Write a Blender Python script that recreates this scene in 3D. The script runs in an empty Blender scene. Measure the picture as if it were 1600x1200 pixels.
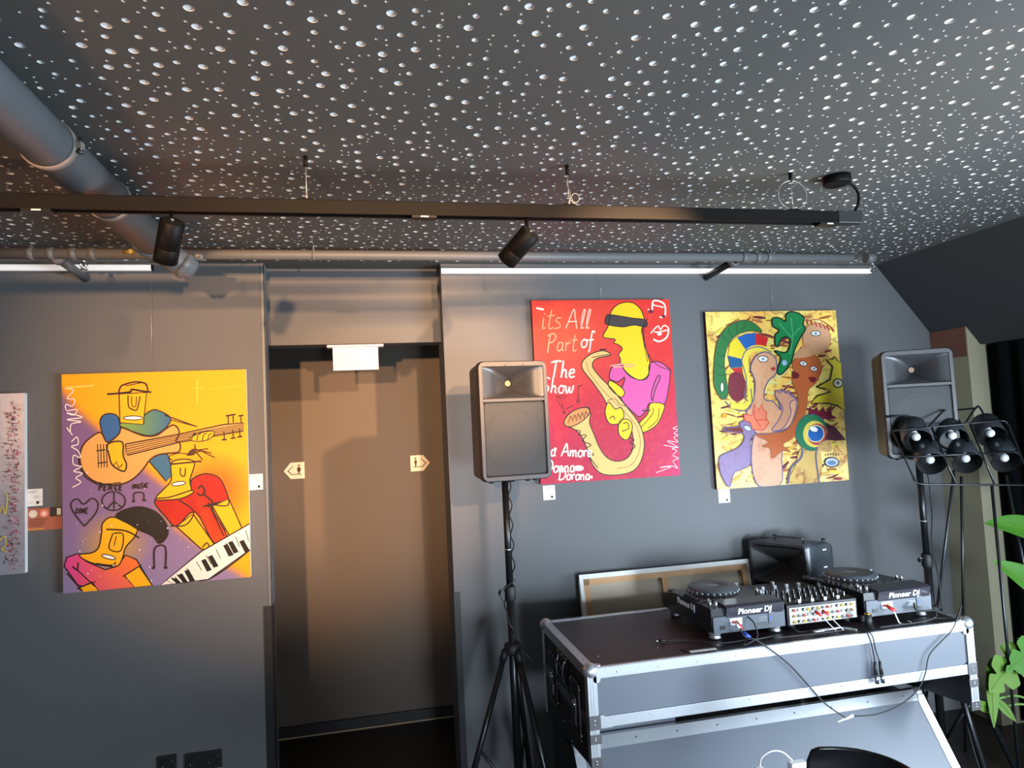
import bpy, bmesh, math, random
from mathutils import Vector, Matrix, geometry
random.seed(7)
PI = math.pi
S = bpy.context.scene
COL = S.collection

# ------------------------------------------------------------------ camera
YAW, PITCH, ROLL, FPX = math.radians(12.21165), math.radians(3.68973), math.radians(-2.78379), 1075.56
EYE = Vector((0, 0, 1.6))
_fw = Vector((math.sin(YAW)*math.cos(PITCH), math.cos(YAW)*math.cos(PITCH), math.sin(PITCH)))
_r0 = Vector((math.cos(YAW), -math.sin(YAW), 0)); _u0 = _r0.cross(_fw)
_r = _r0*math.cos(ROLL) + _u0*math.sin(ROLL); _u = -_r0*math.sin(ROLL) + _u0*math.cos(ROLL)
cd = bpy.data.cameras.new('camera'); cam = bpy.data.objects.new('camera', cd); COL.objects.link(cam)
cd.sensor_fit = 'HORIZONTAL'; cd.sensor_width = 36; cd.lens = 36*FPX/1600; cd.clip_start = .02
M3 = Matrix((_r, _u, -_fw)).transposed()
cam.matrix_world = Matrix.Translation(EYE) @ M3.to_4x4()
S.camera = cam
# ------------------------------------------------------------------ light and exposure
S.view_settings.view_transform = 'Standard'; S.view_settings.look = 'None'
S.view_settings.exposure = 0.78; S.view_settings.gamma = 1; S.view_settings.use_curve_mapping = False
w = bpy.data.worlds.new('World'); S.world = w; w.use_nodes = True
bg = w.node_tree.nodes['Background']; bg.inputs[0].default_value = (.78, .89, 1.0, 1); bg.inputs[1].default_value = 1.0
def lamp(name, kind, loc, target, power, color, **k):
    d = bpy.data.lights.new(name, kind); d.energy = power; d.color = color
    for a, v in k.items(): setattr(d, a, v)
    o = bpy.data.objects.new(name, d); COL.objects.link(o); o.location = loc
    o.rotation_euler = (Vector(target)-Vector(loc)).to_track_quat('-Z', 'Y').to_euler()
    return o
WARM = (1.0, .57, .29)
lamp('ceiling_spot_light_a', 'SPOT', (-.98, -2.7, 2.07), (-.3, 3.2, 1.86), 900, WARM, spot_size=math.radians(27), spot_blend=.8, shadow_soft_size=.06)
lamp('ceiling_spot_light_b', 'SPOT', (.75, -1.0, 2.3), (0, 3.2, 1.88), 430, WARM, spot_size=math.radians(30), spot_blend=.75, shadow_soft_size=.03)
lamp('ceiling_spot_light_c', 'SPOT', (1.3, .8, 2.3), (.0, 3.9, 1.68), 270, WARM, spot_size=math.radians(26), spot_blend=.75, shadow_soft_size=.03)
lamp('added_rear_light', 'AREA', (1.1, -2.8, .8), (2.1, 3.2, 1.05), 19, (.70, .85, 1.0), shape='RECTANGLE', size=1.0, size_y=.8, spread=math.radians(46))  # added rear light for the right wall; the glass door is invented
lamp('window_daylight', 'AREA', (3.12, .2, .95), (0, .35, .82), 155, (.70, .85, 1.0), shape='RECTANGLE', size=2.5, size_y=.9)
lamp('left_uplight', 'SPOT', (-2.3, 1.0, 1.1), (-.1, 2.1, 2.39), 34, (1.0, .6, .33), spot_size=math.radians(62), spot_blend=1, shadow_soft_size=.05)
lamp('ceiling_bounce_spot', 'SPOT', (1.75, .1, .7), (1.55, 1.5, 2.39), 46, (1.0, .66, .4), spot_size=math.radians(36), spot_blend=1, shadow_soft_size=.1)  # added spot imitating warm bounced light on the ceiling

# ------------------------------------------------------------------ pixel -> world point
def ray(x, y): return _fw*FPX + _r*(x-800) - _u*(y-600)
def atX(x, y, X): d = ray(x, y); return EYE + d*(X/d.x)
def atY(x, y, Y): d = ray(x, y); return EYE + d*(Y/d.y)
def atZ(x, y, Z): d = ray(x, y); return EYE + d*((Z-1.6)/d.z)

# ------------------------------------------------------------------ materials
def lin(c):
    return tuple(((v/255)/12.92 if v/255 <= .04045 else ((v/255+.055)/1.055)**2.4) for v in c[:3])
MATS = {}
def mat(name, c, rough=.6, metal=0, noise=0, scale=40, bump=0, spec=.5, emit=None, estr=0, coat=0, trans=0):
    if name in MATS: return MATS[name]
    m = bpy.data.materials.new(name); m.use_nodes = True; n = m.node_tree; b = n.nodes['Principled BSDF']
    col = lin(c)
    b.inputs['Base Color'].default_value = (*col, 1); b.inputs['Roughness'].default_value = rough
    b.inputs['Metallic'].default_value = metal; b.inputs['Specular IOR Level'].default_value = spec
    if coat: b.inputs['Coat Weight'].default_value = coat
    if emit: b.inputs['Emission Color'].default_value = (*lin(emit), 1); b.inputs['Emission Strength'].default_value = estr
    if noise or bump:
        tc = n.nodes.new('ShaderNodeTexCoord'); t = n.nodes.new('ShaderNodeTexNoise'); t.inputs['Scale'].default_value = scale
        t.inputs['Detail'].default_value = 4; n.links.new(tc.outputs['Object'], t.inputs['Vector'])
        if noise:
            mx = n.nodes.new('ShaderNodeMix'); mx.data_type = 'RGBA'
            mx.inputs[6].default_value = (*[v*(1-noise) for v in col], 1); mx.inputs[7].default_value = (*[min(1, v*(1+noise)) for v in col], 1)
            n.links.new(t.outputs['Fac'], mx.inputs[0]); n.links.new(mx.outputs[2], b.inputs['Base Color'])
        if bump:
            bp = n.nodes.new('ShaderNodeBump'); bp.inputs['Strength'].default_value = bump; bp.inputs['Distance'].default_value = .002
            n.links.new(t.outputs['Fac'], bp.inputs['Height']); n.links.new(bp.outputs[0], b.inputs['Normal'])
    if trans:
        out = n.nodes['Material Output']; tr = n.nodes.new('ShaderNodeBsdfTransparent'); ms = n.nodes.new('ShaderNodeMixShader')
        ms.inputs[0].default_value = trans; n.links.new(b.outputs[0], ms.inputs[1]); n.links.new(tr.outputs[0], ms.inputs[2]); n.links.new(ms.outputs[0], out.inputs[0])
    MATS[name] = m; return m
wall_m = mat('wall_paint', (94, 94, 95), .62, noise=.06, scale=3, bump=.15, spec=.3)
corr_m = mat('corridor_paint', (104, 94, 84), .6, noise=.08, scale=3, spec=.3)
ceil_m = mat('ceiling_paint', (82, 82, 79), .55, spec=.35)
gyps_m = mat('gypsum_white', (238, 238, 236), .8)
fleece_m = mat('gypsum_backing', (236, 236, 236), .9)
floor_m = mat('dark_floor', (38, 30, 28), .45, noise=.3, scale=8)
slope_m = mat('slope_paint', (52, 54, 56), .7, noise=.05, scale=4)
black_m = mat('black_paint', (18, 18, 20), .5)
trackb_m = mat('track_black', (14, 13, 13), .5, spec=.12)
alu_m = mat('aluminium', (205, 208, 212), .32, metal=.85, noise=.08, scale=60)
chrome_m = mat('chrome', (190, 192, 196), .18, metal=1)
dchrome_m = mat('dull_chrome', (110, 110, 112), .35, metal=.9)
pipe_m = mat('pipe_grey', (96, 102, 106), .45, noise=.08, scale=12)
spipe_m = mat('small_pipe_grey', (98, 98, 98), .5)
clamp_m = mat('clamp_beige', (124, 112, 104), .6, spec=.2)
white_m = mat('white_plastic', (232, 230, 226), .45)
rail_m = mat('rail_white_glow', (244, 242, 238), .4, emit=(255, 240, 228), estr=.3)  # white rail with an added faint glow; it is no lamp
adap_m = mat('adapter_label', (220, 218, 212), .4)
card_m = mat('card_white', (225, 222, 214), .7)
ink_m = mat('ink_grey', (120, 118, 116), .8)
dark_m = mat('ink_black', (22, 20, 20), .7)
spk_m = mat('speaker_plastic', (44, 42, 43), .42, bump=.3, scale=400)
spkside_m = mat('speaker_side', (48, 40, 42), .45, bump=.3, scale=300)
horn_m = mat('horn_plastic', (48, 48, 50), .34)
rubber_m = mat('rubber_black', (16, 16, 17), .6)
metalb_m = mat('black_metal', (24, 25, 27), .3, metal=.3)
lam_top_m = mat('laminate_brown', (42, 30, 32), .42, noise=.12, scale=200, bump=.1)
lam_m = mat('laminate_grey', (80, 84, 92), .5, noise=.06, scale=250, bump=.1)
lamb_m = mat('laminate_black', (22, 20, 21), .5, noise=.1, scale=250)
wood_m = mat('pine_wood', (196, 150, 104), .6, noise=.12, scale=20)
linen_m = mat('linen', (182, 168, 148), .9, noise=.12, scale=180, bump=.4)
cloth_w = mat('canvas_white', (226, 224, 220), .8)
olive_m = mat('olive_paint', (150, 143, 118), .7, noise=.05, scale=5)
terra_m = mat('terracotta_band', (118, 76, 62), .7, noise=.12, scale=6)
curtain_m = mat('curtain_black', (10, 10, 12), .95, spec=.1)
wire_m = mat('steel_wire', (190, 188, 182), .35, metal=.7)
brass_m = mat('brass', (200, 170, 90), .3, metal=.8)
red_m = mat('red_plastic', (190, 30, 34), .4)
blue_m = mat('blue_plastic', (30, 60, 150), .4)
gold_m = mat('gold_plug', (214, 170, 80), .25, metal=.9)
cdj_m = mat('deck_black', (20, 20, 22), .3)
rear_m = mat('deck_rear_grey', (64, 68, 75), .4, metal=.3)
rearp_m = mat('deck_rear_panel', (52, 50, 56), .12)
silver_m = mat('mixer_rear_silver', (140, 138, 130), .35, metal=.5)
platter_m = mat('platter_grey', (70, 76, 82), .35)
bulb_m = mat('bulb_white', (196, 197, 198), .3)
shade_m = mat('lamp_shade_steel', (92, 96, 102), .3, metal=.8)
shadein_m = mat('lamp_shade_inside', (14, 14, 15), .7)
leaf_m = mat('leaf_green', (46, 88, 18), .6, spec=.2, noise=.25, scale=10)
leafy_m = mat('leaf_pale', (64, 92, 22), .6, spec=.2, noise=.2, scale=10)
stem_m = mat('stem_green', (80, 110, 50), .5)
soil_m = mat('soil', (40, 30, 24), .95)
pot_m = mat('pot_grey', (60, 60, 62), .7)
logo_m = mat('logo_white', (235, 235, 235), .5)
sign_m = mat('sign_cream', (240, 226, 200), .5)
exit_m = mat('exit_panel', (168, 162, 176), .4, emit=(240, 232, 255), estr=.12)
exitled_m = mat('exit_led', (255, 255, 255), .4, emit=(225, 235, 255), estr=.9)
spcone_m = mat('speaker_cone', (34, 34, 36), .6)
grille_m = mat('speaker_grille', (19, 20, 22), .5, trans=.3)
# woven look for the grille: fine perforation
_n = grille_m.node_tree; _v = _n.nodes.new('ShaderNodeTexVoronoi'); _v.inputs['Scale'].default_value = 220; _v.inputs['Randomness'].default_value = 0
_tc = _n.nodes.new('ShaderNodeTexCoord'); _n.links.new(_tc.outputs['Object'], _v.inputs['Vector'])
_mp = _n.nodes.new('ShaderNodeMapRange'); _mp.inputs[1].default_value = .2; _mp.inputs[2].default_value = .5; _mp.inputs[3].default_value = .75; _mp.inputs[4].default_value = .0
_n.links.new(_v.outputs['Distance'], _mp.inputs[0])
_n.links.new(_mp.outputs[0], [x for x in _n.nodes if x.type == 'MIX_SHADER'][0].inputs[0])
def paint_mat(name, noise, scale, c2=(90, 40, 30), dist=0.):
    m = bpy.data.materials.new(name); m.use_nodes = True; n = m.node_tree; b = n.nodes['Principled BSDF']; b.inputs['Roughness'].default_value = .5
    b.inputs['Specular IOR Level'].default_value = .25
    a = n.nodes.new('ShaderNodeAttribute'); a.attribute_name = 'paint'
    tc = n.nodes.new('ShaderNodeTexCoord'); t = n.nodes.new('ShaderNodeTexNoise'); t.inputs['Scale'].default_value = scale; t.inputs['Detail'].default_value = 5; t.inputs['Distortion'].default_value = dist
    n.links.new(tc.outputs['Object'], t.inputs['Vector'])
    mp = n.nodes.new('ShaderNodeMapRange'); mp.inputs[1].default_value = .5; mp.inputs[2].default_value = .68; mp.inputs[4].default_value = noise
    n.links.new(t.outputs['Fac'], mp.inputs[0])
    mu = n.nodes.new('ShaderNodeMath'); mu.operation = 'MULTIPLY'; n.links.new(mp.outputs[0], mu.inputs[0]); n.links.new(a.outputs['Alpha'], mu.inputs[1])
    mx = n.nodes.new('ShaderNodeMix'); mx.data_type = 'RGBA'; mx.inputs[7].default_value = (*lin(c2), 1)
    n.links.new(mu.outputs[0], mx.inputs[0]); n.links.new(a.outputs['Color'], mx.inputs[6]); n.links.new(mx.outputs[2], b.inputs['Base Color'])
    return m

# ------------------------------------------------------------------ mesh builder
class MB:
    def __init__(s): s.v = []; s.f = []; s.m = []; s.c = []; s.mats = []; s.sm = []
    def mi(s, m):
        if m not in s.mats: s.mats.append(m)
        return s.mats.index(m)
    def add(s, vs, fs, m, smooth=False, col=None):
        o = len(s.v); s.v += [Vector(v) for v in vs]; k = s.mi(m)
        s.c += (col if isinstance(col, list) else [col or (0, 0, 0, 0)]*len(vs))
        for f in fs: s.f.append([i+o for i in f]); s.m.append(k); s.sm.append(smooth)
        return s
    def box(s, a, b, m, bev=0, rot=None, piv=None):
        a = Vector(a); b = Vector(b)
        bm = bmesh.new(); bmesh.ops.create_cube(bm, size=1)
        c = (a+b)/2; d = b-a
        for v in bm.verts: v.co = Vector((v.co.x*d.x, v.co.y*d.y, v.co.z*d.z))
        if bev: bmesh.ops.bevel(bm, geom=bm.edges[:], offset=bev, segments=2, profile=.5, affect='EDGES')
        for v in bm.verts:
            v.co += c
            if rot is not None: v.co = rot @ (v.co-Vector(piv)) + Vector(piv)
        bm.verts.index_update()
        s.add([v.co.copy() for v in bm.verts], [[v.index for v in f.verts] for f in bm.faces], m, False); bm.free(); return s
    def cyl(s, p0, p1, r0, m, r1=None, n=16, cap=True, cap2=None):
        p0 = Vector(p0); p1 = Vector(p1); r1 = r0 if r1 is None else r1
        q = (p1-p0).to_track_quat('Z', 'Y'); A = []; B = []
        for i in range(n):
            t = 2*PI*i/n; d = q @ Vector((math.cos(t), math.sin(t), 0)); A.append(p0+d*r0); B.append(p1+d*r1)
        s.add(A+B, [[i, (i+1) % n, n+(i+1) % n, n+i] for i in range(n)], m, True)
        if cap: s.add(A, [list(range(n))[::-1]], m)
        if cap if cap2 is None else cap2: s.add(B, [list(range(n))], m)
        return s
    def tube(s, pts, r, m, n=8, closed=False):
        pts = [Vector(p) for p in pts]; N = len(pts); rings = []; up = None
        for i, p in enumerate(pts):
            if closed: d = pts[(i+1) % N]-pts[i-1]
            else: d = pts[min(i+1, N-1)]-pts[max(i-1, 0)]
            d.normalize()
            if up is None:
                up = d.orthogonal().normalized()
            else: up = (up-d*up.dot(d)).normalized()
            sd = d.cross(up)
            rings.append([p+(up*math.cos(2*PI*k/n)+sd*math.sin(2*PI*k/n))*r for k in range(n)])
        vs = [v for q in rings for v in q]; fs = []
        for i in range(N if closed else N-1):
            j = (i+1) % N
            for k in range(n): fs.append([i*n+k, i*n+(k+1) % n, j*n+(k+1) % n, j*n+k])
        if not closed: fs += [list(range(n))[::-1], [(N-1)*n+k for k in range(n)]]
        return s.add(vs, fs, m, True)
    def lathe(s, prof, o, ax, m, n=24, caps=True):
        o = Vector(o); q = Vector(ax).to_track_quat('Z', 'Y'); vs = []
        for (r, h) in prof:
            for i in range(n):
                t = 2*PI*i/n; vs.append(o + q @ Vector((r*math.cos(t), r*math.sin(t), h)))
        fs = [[j*n+i, j*n+(i+1) % n, (j+1)*n+(i+1) % n, (j+1)*n+i] for j in range(len(prof)-1) for i in range(n)]
        s.add(vs, fs, m, True)
        if caps:
            for j in (0, len(prof)-1):
                if prof[j][0] > 1e-5: s.add(vs[j*n:(j+1)*n], [list(range(n))], m)
        return s
    def ball(s, c, r, m, n=12, sc=(1, 1, 1)):
        c = Vector(c); vs = []; k = n//2
        for j in range(k+1):
            p = PI*j/k
            for i in range(n):
                t = 2*PI*i/n; vs.append(c+Vector((r*sc[0]*math.sin(p)*math.cos(t), r*sc[1]*math.sin(p)*math.sin(t), r*sc[2]*math.cos(p))))
        return s.add(vs, [[j*n+i, j*n+(i+1) % n, (j+1)*n+(i+1) % n, (j+1)*n+i] for j in range(k) for i in range(n)], m, True)
    def prism(s, poly, d, m):
        poly = [Vector(p) for p in poly]; d = Vector(d); n = len(poly)
        return s.add(poly+[p+d for p in poly], [list(range(n)), list(range(n, 2*n))[::-1]]+[[i, (i+1) % n, n+(i+1) % n, n+i] for i in range(n)], m)
    def loft(s, rings, m, cap0=False, cap1=False, smooth=True):
        n = len(rings[0]); vs = [v for r in rings for v in r]
        fs = [[j*n+i, j*n+(i+1) % n, (j+1)*n+(i+1) % n, (j+1)*n+i] for j in range(len(rings)-1) for i in range(n)]
        s.add(vs, fs, m, smooth)
        if cap0: s.add(rings[0], [list(range(n))], m)
        if cap1: s.add(rings[-1], [list(range(n))], m)
        return s
def rot_of(o):
    t = Vector((0, 0, 0)); p = o
    while p is not None: t += p.location; p = p.parent
    return t
def obj(name, mb, parent=None, paint=False, recalc=True):
    me = bpy.data.meshes.new(name)
    off = rot_of(parent) if parent else None
    if off is None:
        xs = [v.x for v in mb.v]; ys = [v.y for v in mb.v]; zs = [v.z for v in mb.v]
        off = Vector(((min(xs)+max(xs))/2, (min(ys)+max(ys))/2, min(zs))); loc = off
    else: loc = Vector((0, 0, 0))
    me.from_pydata([v-off for v in mb.v], [], mb.f)
    for m in mb.mats: me.materials.append(m)
    me.polygons.foreach_set('material_index', mb.m); me.polygons.foreach_set('use_smooth', mb.sm)
    if paint:
        at = me.color_attributes.new('paint', 'FLOAT_COLOR', 'POINT')
        at.data.foreach_set('color', [x for c in mb.c for x in c])
    if recalc:
        bm = bmesh.new(); bm.from_mesh(me); bmesh.ops.remove_doubles(bm, verts=bm.verts[:], dist=1e-6) if not paint else None
        bmesh.ops.recalc_face_normals(bm, faces=bm.faces[:]); bm.to_mesh(me); bm.free()
    o = bpy.data.objects.new(name, me); COL.objects.link(o); o.location = loc
    if parent: o.parent = parent
    return o
def tag(o, label=None, cat=None, group=None, kind=None):
    if label: o['label'] = label
    if cat: o['category'] = cat
    if group: o['group'] = group
    if kind: o['kind'] = kind
    return o
def thing(name, label, cat, loc=(0, 0, 0), group=None):
    o = bpy.data.objects.new(name, None); COL.objects.link(o); o.location = loc; o.empty_display_size = .05
    return tag(o, label, cat, group)
def struct(name, mb, **k):
    o = obj(name, mb, **k); o['kind'] = 'structure'; return o
def dup(o, parent=None):
    c = o.copy(); COL.objects.link(c); c.parent = parent
    for ch in list(o.children): dup(ch, c)
    return c
def catmull(p, seg=6, closed=False):
    p = [Vector(q) for q in p]; n = len(p); out = []
    if n < 3: return p
    for i in range(n if closed else n-1):
        a = p[(i-1) % n] if closed or i > 0 else p[0]; b = p[i]; c = p[(i+1) % n]; d = p[(i+2) % n] if closed or i+2 < n else p[-1]
        for k in range(seg):
            t = k/seg; out.append(.5*((2*b)+(c-a)*t+(2*a-5*b+4*c-d)*t*t+(-a+3*b-3*c+d)*t**3))
    if not closed: out.append(p[-1])
    return out

# ================================================================== SETTING
WY = 3.2; CZ = 2.39; NX0 = -.42; NX1 = .375
def box_struct(name, a, b, m): return struct(name, MB().box(a, b, m))
box_struct('wall_back_left', (-3.4, WY, 0), (NX0, 3.3, CZ), wall_m)
box_struct('wall_back_right', (NX1, WY, 0), (3.5, 3.42, CZ), wall_m)
box_struct('wall_back_header', (NX0, 3.3, 2.033), (NX1, 3.42, CZ), wall_m)
box_struct('wall_corridor', (-2, 4.0, 0), (2, 4.1, 2.4), corr_m)
box_struct('ceiling_corridor', (-2, 3.3, 2.39), (2, 4.0, 2.44), black_m)
box_struct('wall_corridor_end', (1.95, 3.42, 0), (2, 4.0, 2.4), wall_m)
box_struct('wall_corridor_left', (-2, 3.3, 0), (-1.95, 4.0, 2.4), wall_m)
box_struct('floor', (-3.5, -3, -.1), (3.6, 4.1, 0), floor_m)
box_struct('wall_left', (-3.5, -3, 0), (-3.4, 3.55, CZ), wall_m)
struct('baseboard_back', MB().box((-1.9, 3.985, .006), (1.9, 4.0, .06), mat('skirting_tile', (40, 32, 30), .5)).box((-1.9, 3.98, 0), (1.9, 4.0, .006), mat('skirting_reflection', (200, 170, 140), .6)))  # pale strip: reflection along the floor line put into the colour
# right side: sloped soffit, knee wall, window niche
sl = [(2.75, CZ), (3.14, 1.918), (3.5, 1.918), (3.5, CZ)]
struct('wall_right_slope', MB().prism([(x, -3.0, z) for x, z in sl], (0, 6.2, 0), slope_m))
mb = MB().box((3.06, 2.968, 0), (3.5, WY, 1.86), olive_m)
mb.prism([(3.06, 2.968, 1.86), (3.5, 2.968, 1.86), (3.5, 2.968, 1.918), (3.14, 2.968, 1.918), (3.06, 2.968, 2.014)], (0, .232, 0), olive_m)
mb.box((3.0565, 2.972, 1.86), (3.06, WY, 2.012), terra_m)  # reddish-brown band on the pier's upper left face
struct('wall_right_pier', mb)
box_struct('wall_right', (3.32, 1.75, 0), (3.45, 2.968, 1.918), olive_m)
struct('wall_rear_blocker', MB().box((-1.0, -3.1, 0), (.4, -3, CZ), slope_m).box((1.8, -3.1, 0), (3.6, -3, CZ), slope_m).box((.4, -3.1, 1.4), (1.8, -3, CZ), slope_m))  # unseen wall pieces, added to darken the right corner and frame the rear light
box_struct('wall_right_sill', (3.32, -3.0, 0), (3.45, 1.75, .45), olive_m)
# corner guards
struct('trim_1', MB().box((NX0-.034, WY-.004, 0), (NX0+.001, WY, .885), black_m).box((NX0-.001, WY-.004, 0), (NX0+.003, 3.26, .885), black_m))
struct('trim_2', MB().box((NX1-.003, WY-.004, 0), (NX1+.026, WY, .865), black_m))
struct('trim_3', MB().box((NX0-.012, WY-.003, .885), (NX0+.003, WY, CZ), pipe_m).box((NX0-.001, WY-.003, .885), (NX0+.002, 3.298, CZ), pipe_m))
# ceiling : perforated gypsum board
def ceiling():
    T = 1.1; holes = []
    def put(n, r):
        c = 0; tries = 0
        while c < n and tries < 60000:
            tries += 1
            x = random.uniform(r+.003, T-r-.003); y = random.uniform(r+.003, T-r-.003)
            ok = True
            for (a, b, q) in holes:
                dx = abs(a-x); dx = min(dx, T-dx); dy = abs(b-y); dy = min(dy, T-dy)
                if dx*dx+dy*dy < (q+r+(.022 if r > .005 and q > .005 else .0085))**2: ok = False; break
            if ok: holes.append((x, y, r)); c += 1
    put(112, .0100); put(205, .0073); put(430, .0036)
    vs = [Vector(p) for p in ((0, 0), (T, 0), (T, T), (0, T))]; es = [(0, 1), (1, 2), (2, 3), (3, 0)]; rings = []
    for (x, y, r) in holes:
        n = 14 if r > .009 else (10 if r > .005 else 6); o = len(vs)
        vs += [Vector((x+r*math.cos(2*PI*k/n), y+r*math.sin(2*PI*k/n))) for k in range(n)]
        es += [(o+k, o+(k+1) % n) for k in range(n)]; rings.append((o, n))
    V, Ed, F, ov, oe, of = geometry.delaunay_2d_cdt(vs, es, [], 0, 1e-7)
    inv = {}
    for i, l in enumerate(ov):
        for a in l: inv[a] = i
    ring_of = {}
    for h, (o, n) in enumerate(rings):
        for k in range(n): ring_of[inv[o+k]] = h
    tris = []
    for f in F:
        hs = {ring_of.get(i, -1) for i in f}
        if len(hs) == 1 and -1 not in hs: continue
        tris.append(list(f))
    return V, tris, holes, rings, inv
V, tris, holes, rings, inv = ceiling()
T = 1.1
D = .0032
mb = MB(); kc = mb.mi(ceil_m); kg = mb.mi(gyps_m); kf = mb.mi(fleece_m)
XS = -3.4; XE = 2.75; YS = -.1; YE = WY
nx = 6; ny = 3
X0 = XE-.03-nx*T+.48; 
x0 = XE-.02-nx*T; y0 = WY-.035-ny*T
for ix in range(nx):
    for iy in range(ny):
        o = len(mb.v); ox = x0+ix*T; oy = y0+iy*T
        mb.v += [Vector((v[0]+ox, v[1]+oy, CZ)) for v in V]; mb.c += [(0, 0, 0, 0)]*len(V)
        for f in tris: mb.f.append([i+o for i in f]); mb.m.append(kc); mb.sm.append(False)
        for (a, n) in rings:
            b = len(mb.v); idx = [inv[a+k]+o for k in range(n)]
            mb.v += [mb.v[i]+Vector((0, 0, D if n > 12 else (.0026 if n > 8 else .0014))) for i in idx]; mb.c += [(0, 0, 0, 0)]*n
            for k in range(n): mb.f.append([idx[k], b+k, b+(k+1) % n, idx[(k+1) % n]]); mb.m.append(kg); mb.sm.append(True)
            mb.f.append([b+k for k in range(n)]); mb.m.append(kf); mb.sm.append(False)
x1 = x0+nx*T; y1 = y0+ny*T
def quad(a, b, c, d): mb.add([(a, c, CZ), (b, c, CZ), (b, d, CZ), (a, d, CZ)], [[0, 1, 2, 3]], ceil_m)
quad(x1, XE+.3, -3, 3.4); quad(x0, x1, y1, 3.42); quad(x0, x1, -3, y0); quad(-3.5, x0, -3, 3.4)
mb.box((-3.5, -3, CZ+.02), (3.5, 4.1, CZ+.05), black_m)
struct('ceiling', mb, recalc=False)

# picture rails
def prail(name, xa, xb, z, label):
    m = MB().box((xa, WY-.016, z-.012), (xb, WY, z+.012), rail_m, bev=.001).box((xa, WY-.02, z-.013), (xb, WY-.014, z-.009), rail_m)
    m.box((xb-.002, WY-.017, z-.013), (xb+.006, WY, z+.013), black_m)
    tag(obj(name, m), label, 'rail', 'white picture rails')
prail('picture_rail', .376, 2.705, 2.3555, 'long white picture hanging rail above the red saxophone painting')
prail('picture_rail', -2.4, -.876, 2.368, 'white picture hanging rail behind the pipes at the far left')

# ================================================================== PAINTINGS
def unproj(cx, cy, sc, Y):
    return lambda x, y: atY(cx+x/sc, cy+y/sc, Y)
class Art:
    """layers of paint on a canvas, coordinates taken on the picture plane"""
    def __init__(s, U, Y, m): s.U = U; s.Y = Y; s.mb = MB(); s.m = m; s.k = 0
    lwk = 1.
    clip = None
    def P(s, x, y):
        p = s.U(x, y); q = s.clip
        if q: p.x = min(max(p.x, q[0]), q[1]); p.z = min(max(p.z, q[2]), q[3])
        return Vector((p.x, s.Y-.0003-.00002*s.k, p.z))
    def col(s, c, x, y, a):
        if callable(c): c = c(x, y)
        return (*lin(c), a)
    def poly(s, pts, c, a=0., smooth=True, line=None, lw=4):
        if a is False: a = 0.; smooth = False
        s.k += 1
        q = [tuple(v) for v in catmull([(x, y, 0) for x, y in pts], 4, True)] if smooth else [(x, y, 0) for x, y in pts]
        s.mb.add([s.P(v[0], v[1]) for v in q], [list(range(len(q)))], s.m, col=[s.col(c, v[0], v[1], a) for v in q])
        if line: s.stroke([(v[0], v[1]) for v in q]+[(q[0][0], q[0][1])], line, lw, smooth=False)
        return s
    def stroke(s, pts, c, w=4, smooth=True, taper=False):
        s.k += 1
        q = catmull([(x, y, 0) for x, y in pts], 5) if smooth and len(pts) > 2 else [Vector((x, y, 0)) for x, y in pts]
        vs = []; n = len(q)
        for i in range(n):
            d = q[min(i+1, n-1)]-q[max(i-1, 0)]
            if d.length < 1e-6: d = Vector((1, 0, 0))
            d.normalize(); nr = Vector((-d.y, d.x, 0)); ww = w*s.lwk/2*(1 if not taper else .35+.65*math.sin(PI*min(1, (i+.5)/n)))
            for sg in (1, -1): vs.append(q[i]+nr*ww*sg)
        s.mb.add([s.P(v.x, v.y)+Vector((0, -2.5e-6*(i//2), 0)) for i, v in enumerate(vs)], [[2*i, 2*i+1, 2*i+3, 2*i+2] for i in range(n-1)], s.m, col=[s.col(c, v.x, v.y, 0) for v in vs])
        return s
    def ell(s, x, y, rx, ry, c, n=20, rot=0, line=None, lw=4, a=0.):
        pts = [(x+rx*math.cos(2*PI*k/n)*math.cos(rot)-ry*math.sin(2*PI*k/n)*math.sin(rot), y+rx*math.cos(2*PI*k/n)*math.sin(rot)+ry*math.sin(2*PI*k/n)*math.cos(rot)) for k in range(n)]
        return s.poly(pts, c, a, False, line, lw)
    def ring(s, x, y, rx, ry, c, w=4):
        return s.stroke([(x+rx*math.cos(2*PI*k/20), y+ry*math.sin(2*PI*k/20)) for k in range(22)], c, w)
    def grid(s, quadp, nx, ny, f, a=0.):
        vs = []; cs = []
        e = [s.U(*c) for c in quadp]; s.clip = ((e[0].x+e[3].x)/2, (e[1].x+e[2].x)/2, (e[2].z+e[3].z)/2, (e[0].z+e[1].z)/2)
        (ax, ay), (bx, by), (cx, cy), (dx, dy) = quadp      # tl tr br bl
        for j in range(ny+1):
            for i in range(nx+1):
                u = i/nx; v = j/ny
                x = (ax*(1-u)+bx*u)*(1-v)+(dx*(1-u)+cx*u)*v; y = (ay*(1-u)+by*u)*(1-v)+(dy*(1-u)+cy*u)*v
                p = Vector((s.clip[0]+(s.clip[1]-s.clip[0])*u, 0, s.clip[3]+(s.clip[2]-s.clip[3])*v)); vs.append(Vector((p.x, s.Y, p.z))); cs.append((*lin(f(x, y)), a))
        n = nx+1
        s.mb.add(vs, [[j*n+i, j*n+i+1, (j+1)*n+i+1, (j+1)*n+i] for j in range(ny) for i in range(nx)], s.m, col=cs)
        return s
    def write(s, txt, x, y, h, c, w=4, slant=.1, rise=0., adv=1.):
        """handwriting from single strokes; x,y is the baseline start, h the capital height"""
        for ch in txt:
            g = GL.get(ch)
            if g:
                for st in g[1]:
                    s.stroke([(x+(px+slant*py)*h, y-py*h-rise*px*h) for px, py in st], c, w)
                x += g[0]*h*adv; y -= g[0]*h*rise*adv
            else: x += .4*h
        return s
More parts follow.
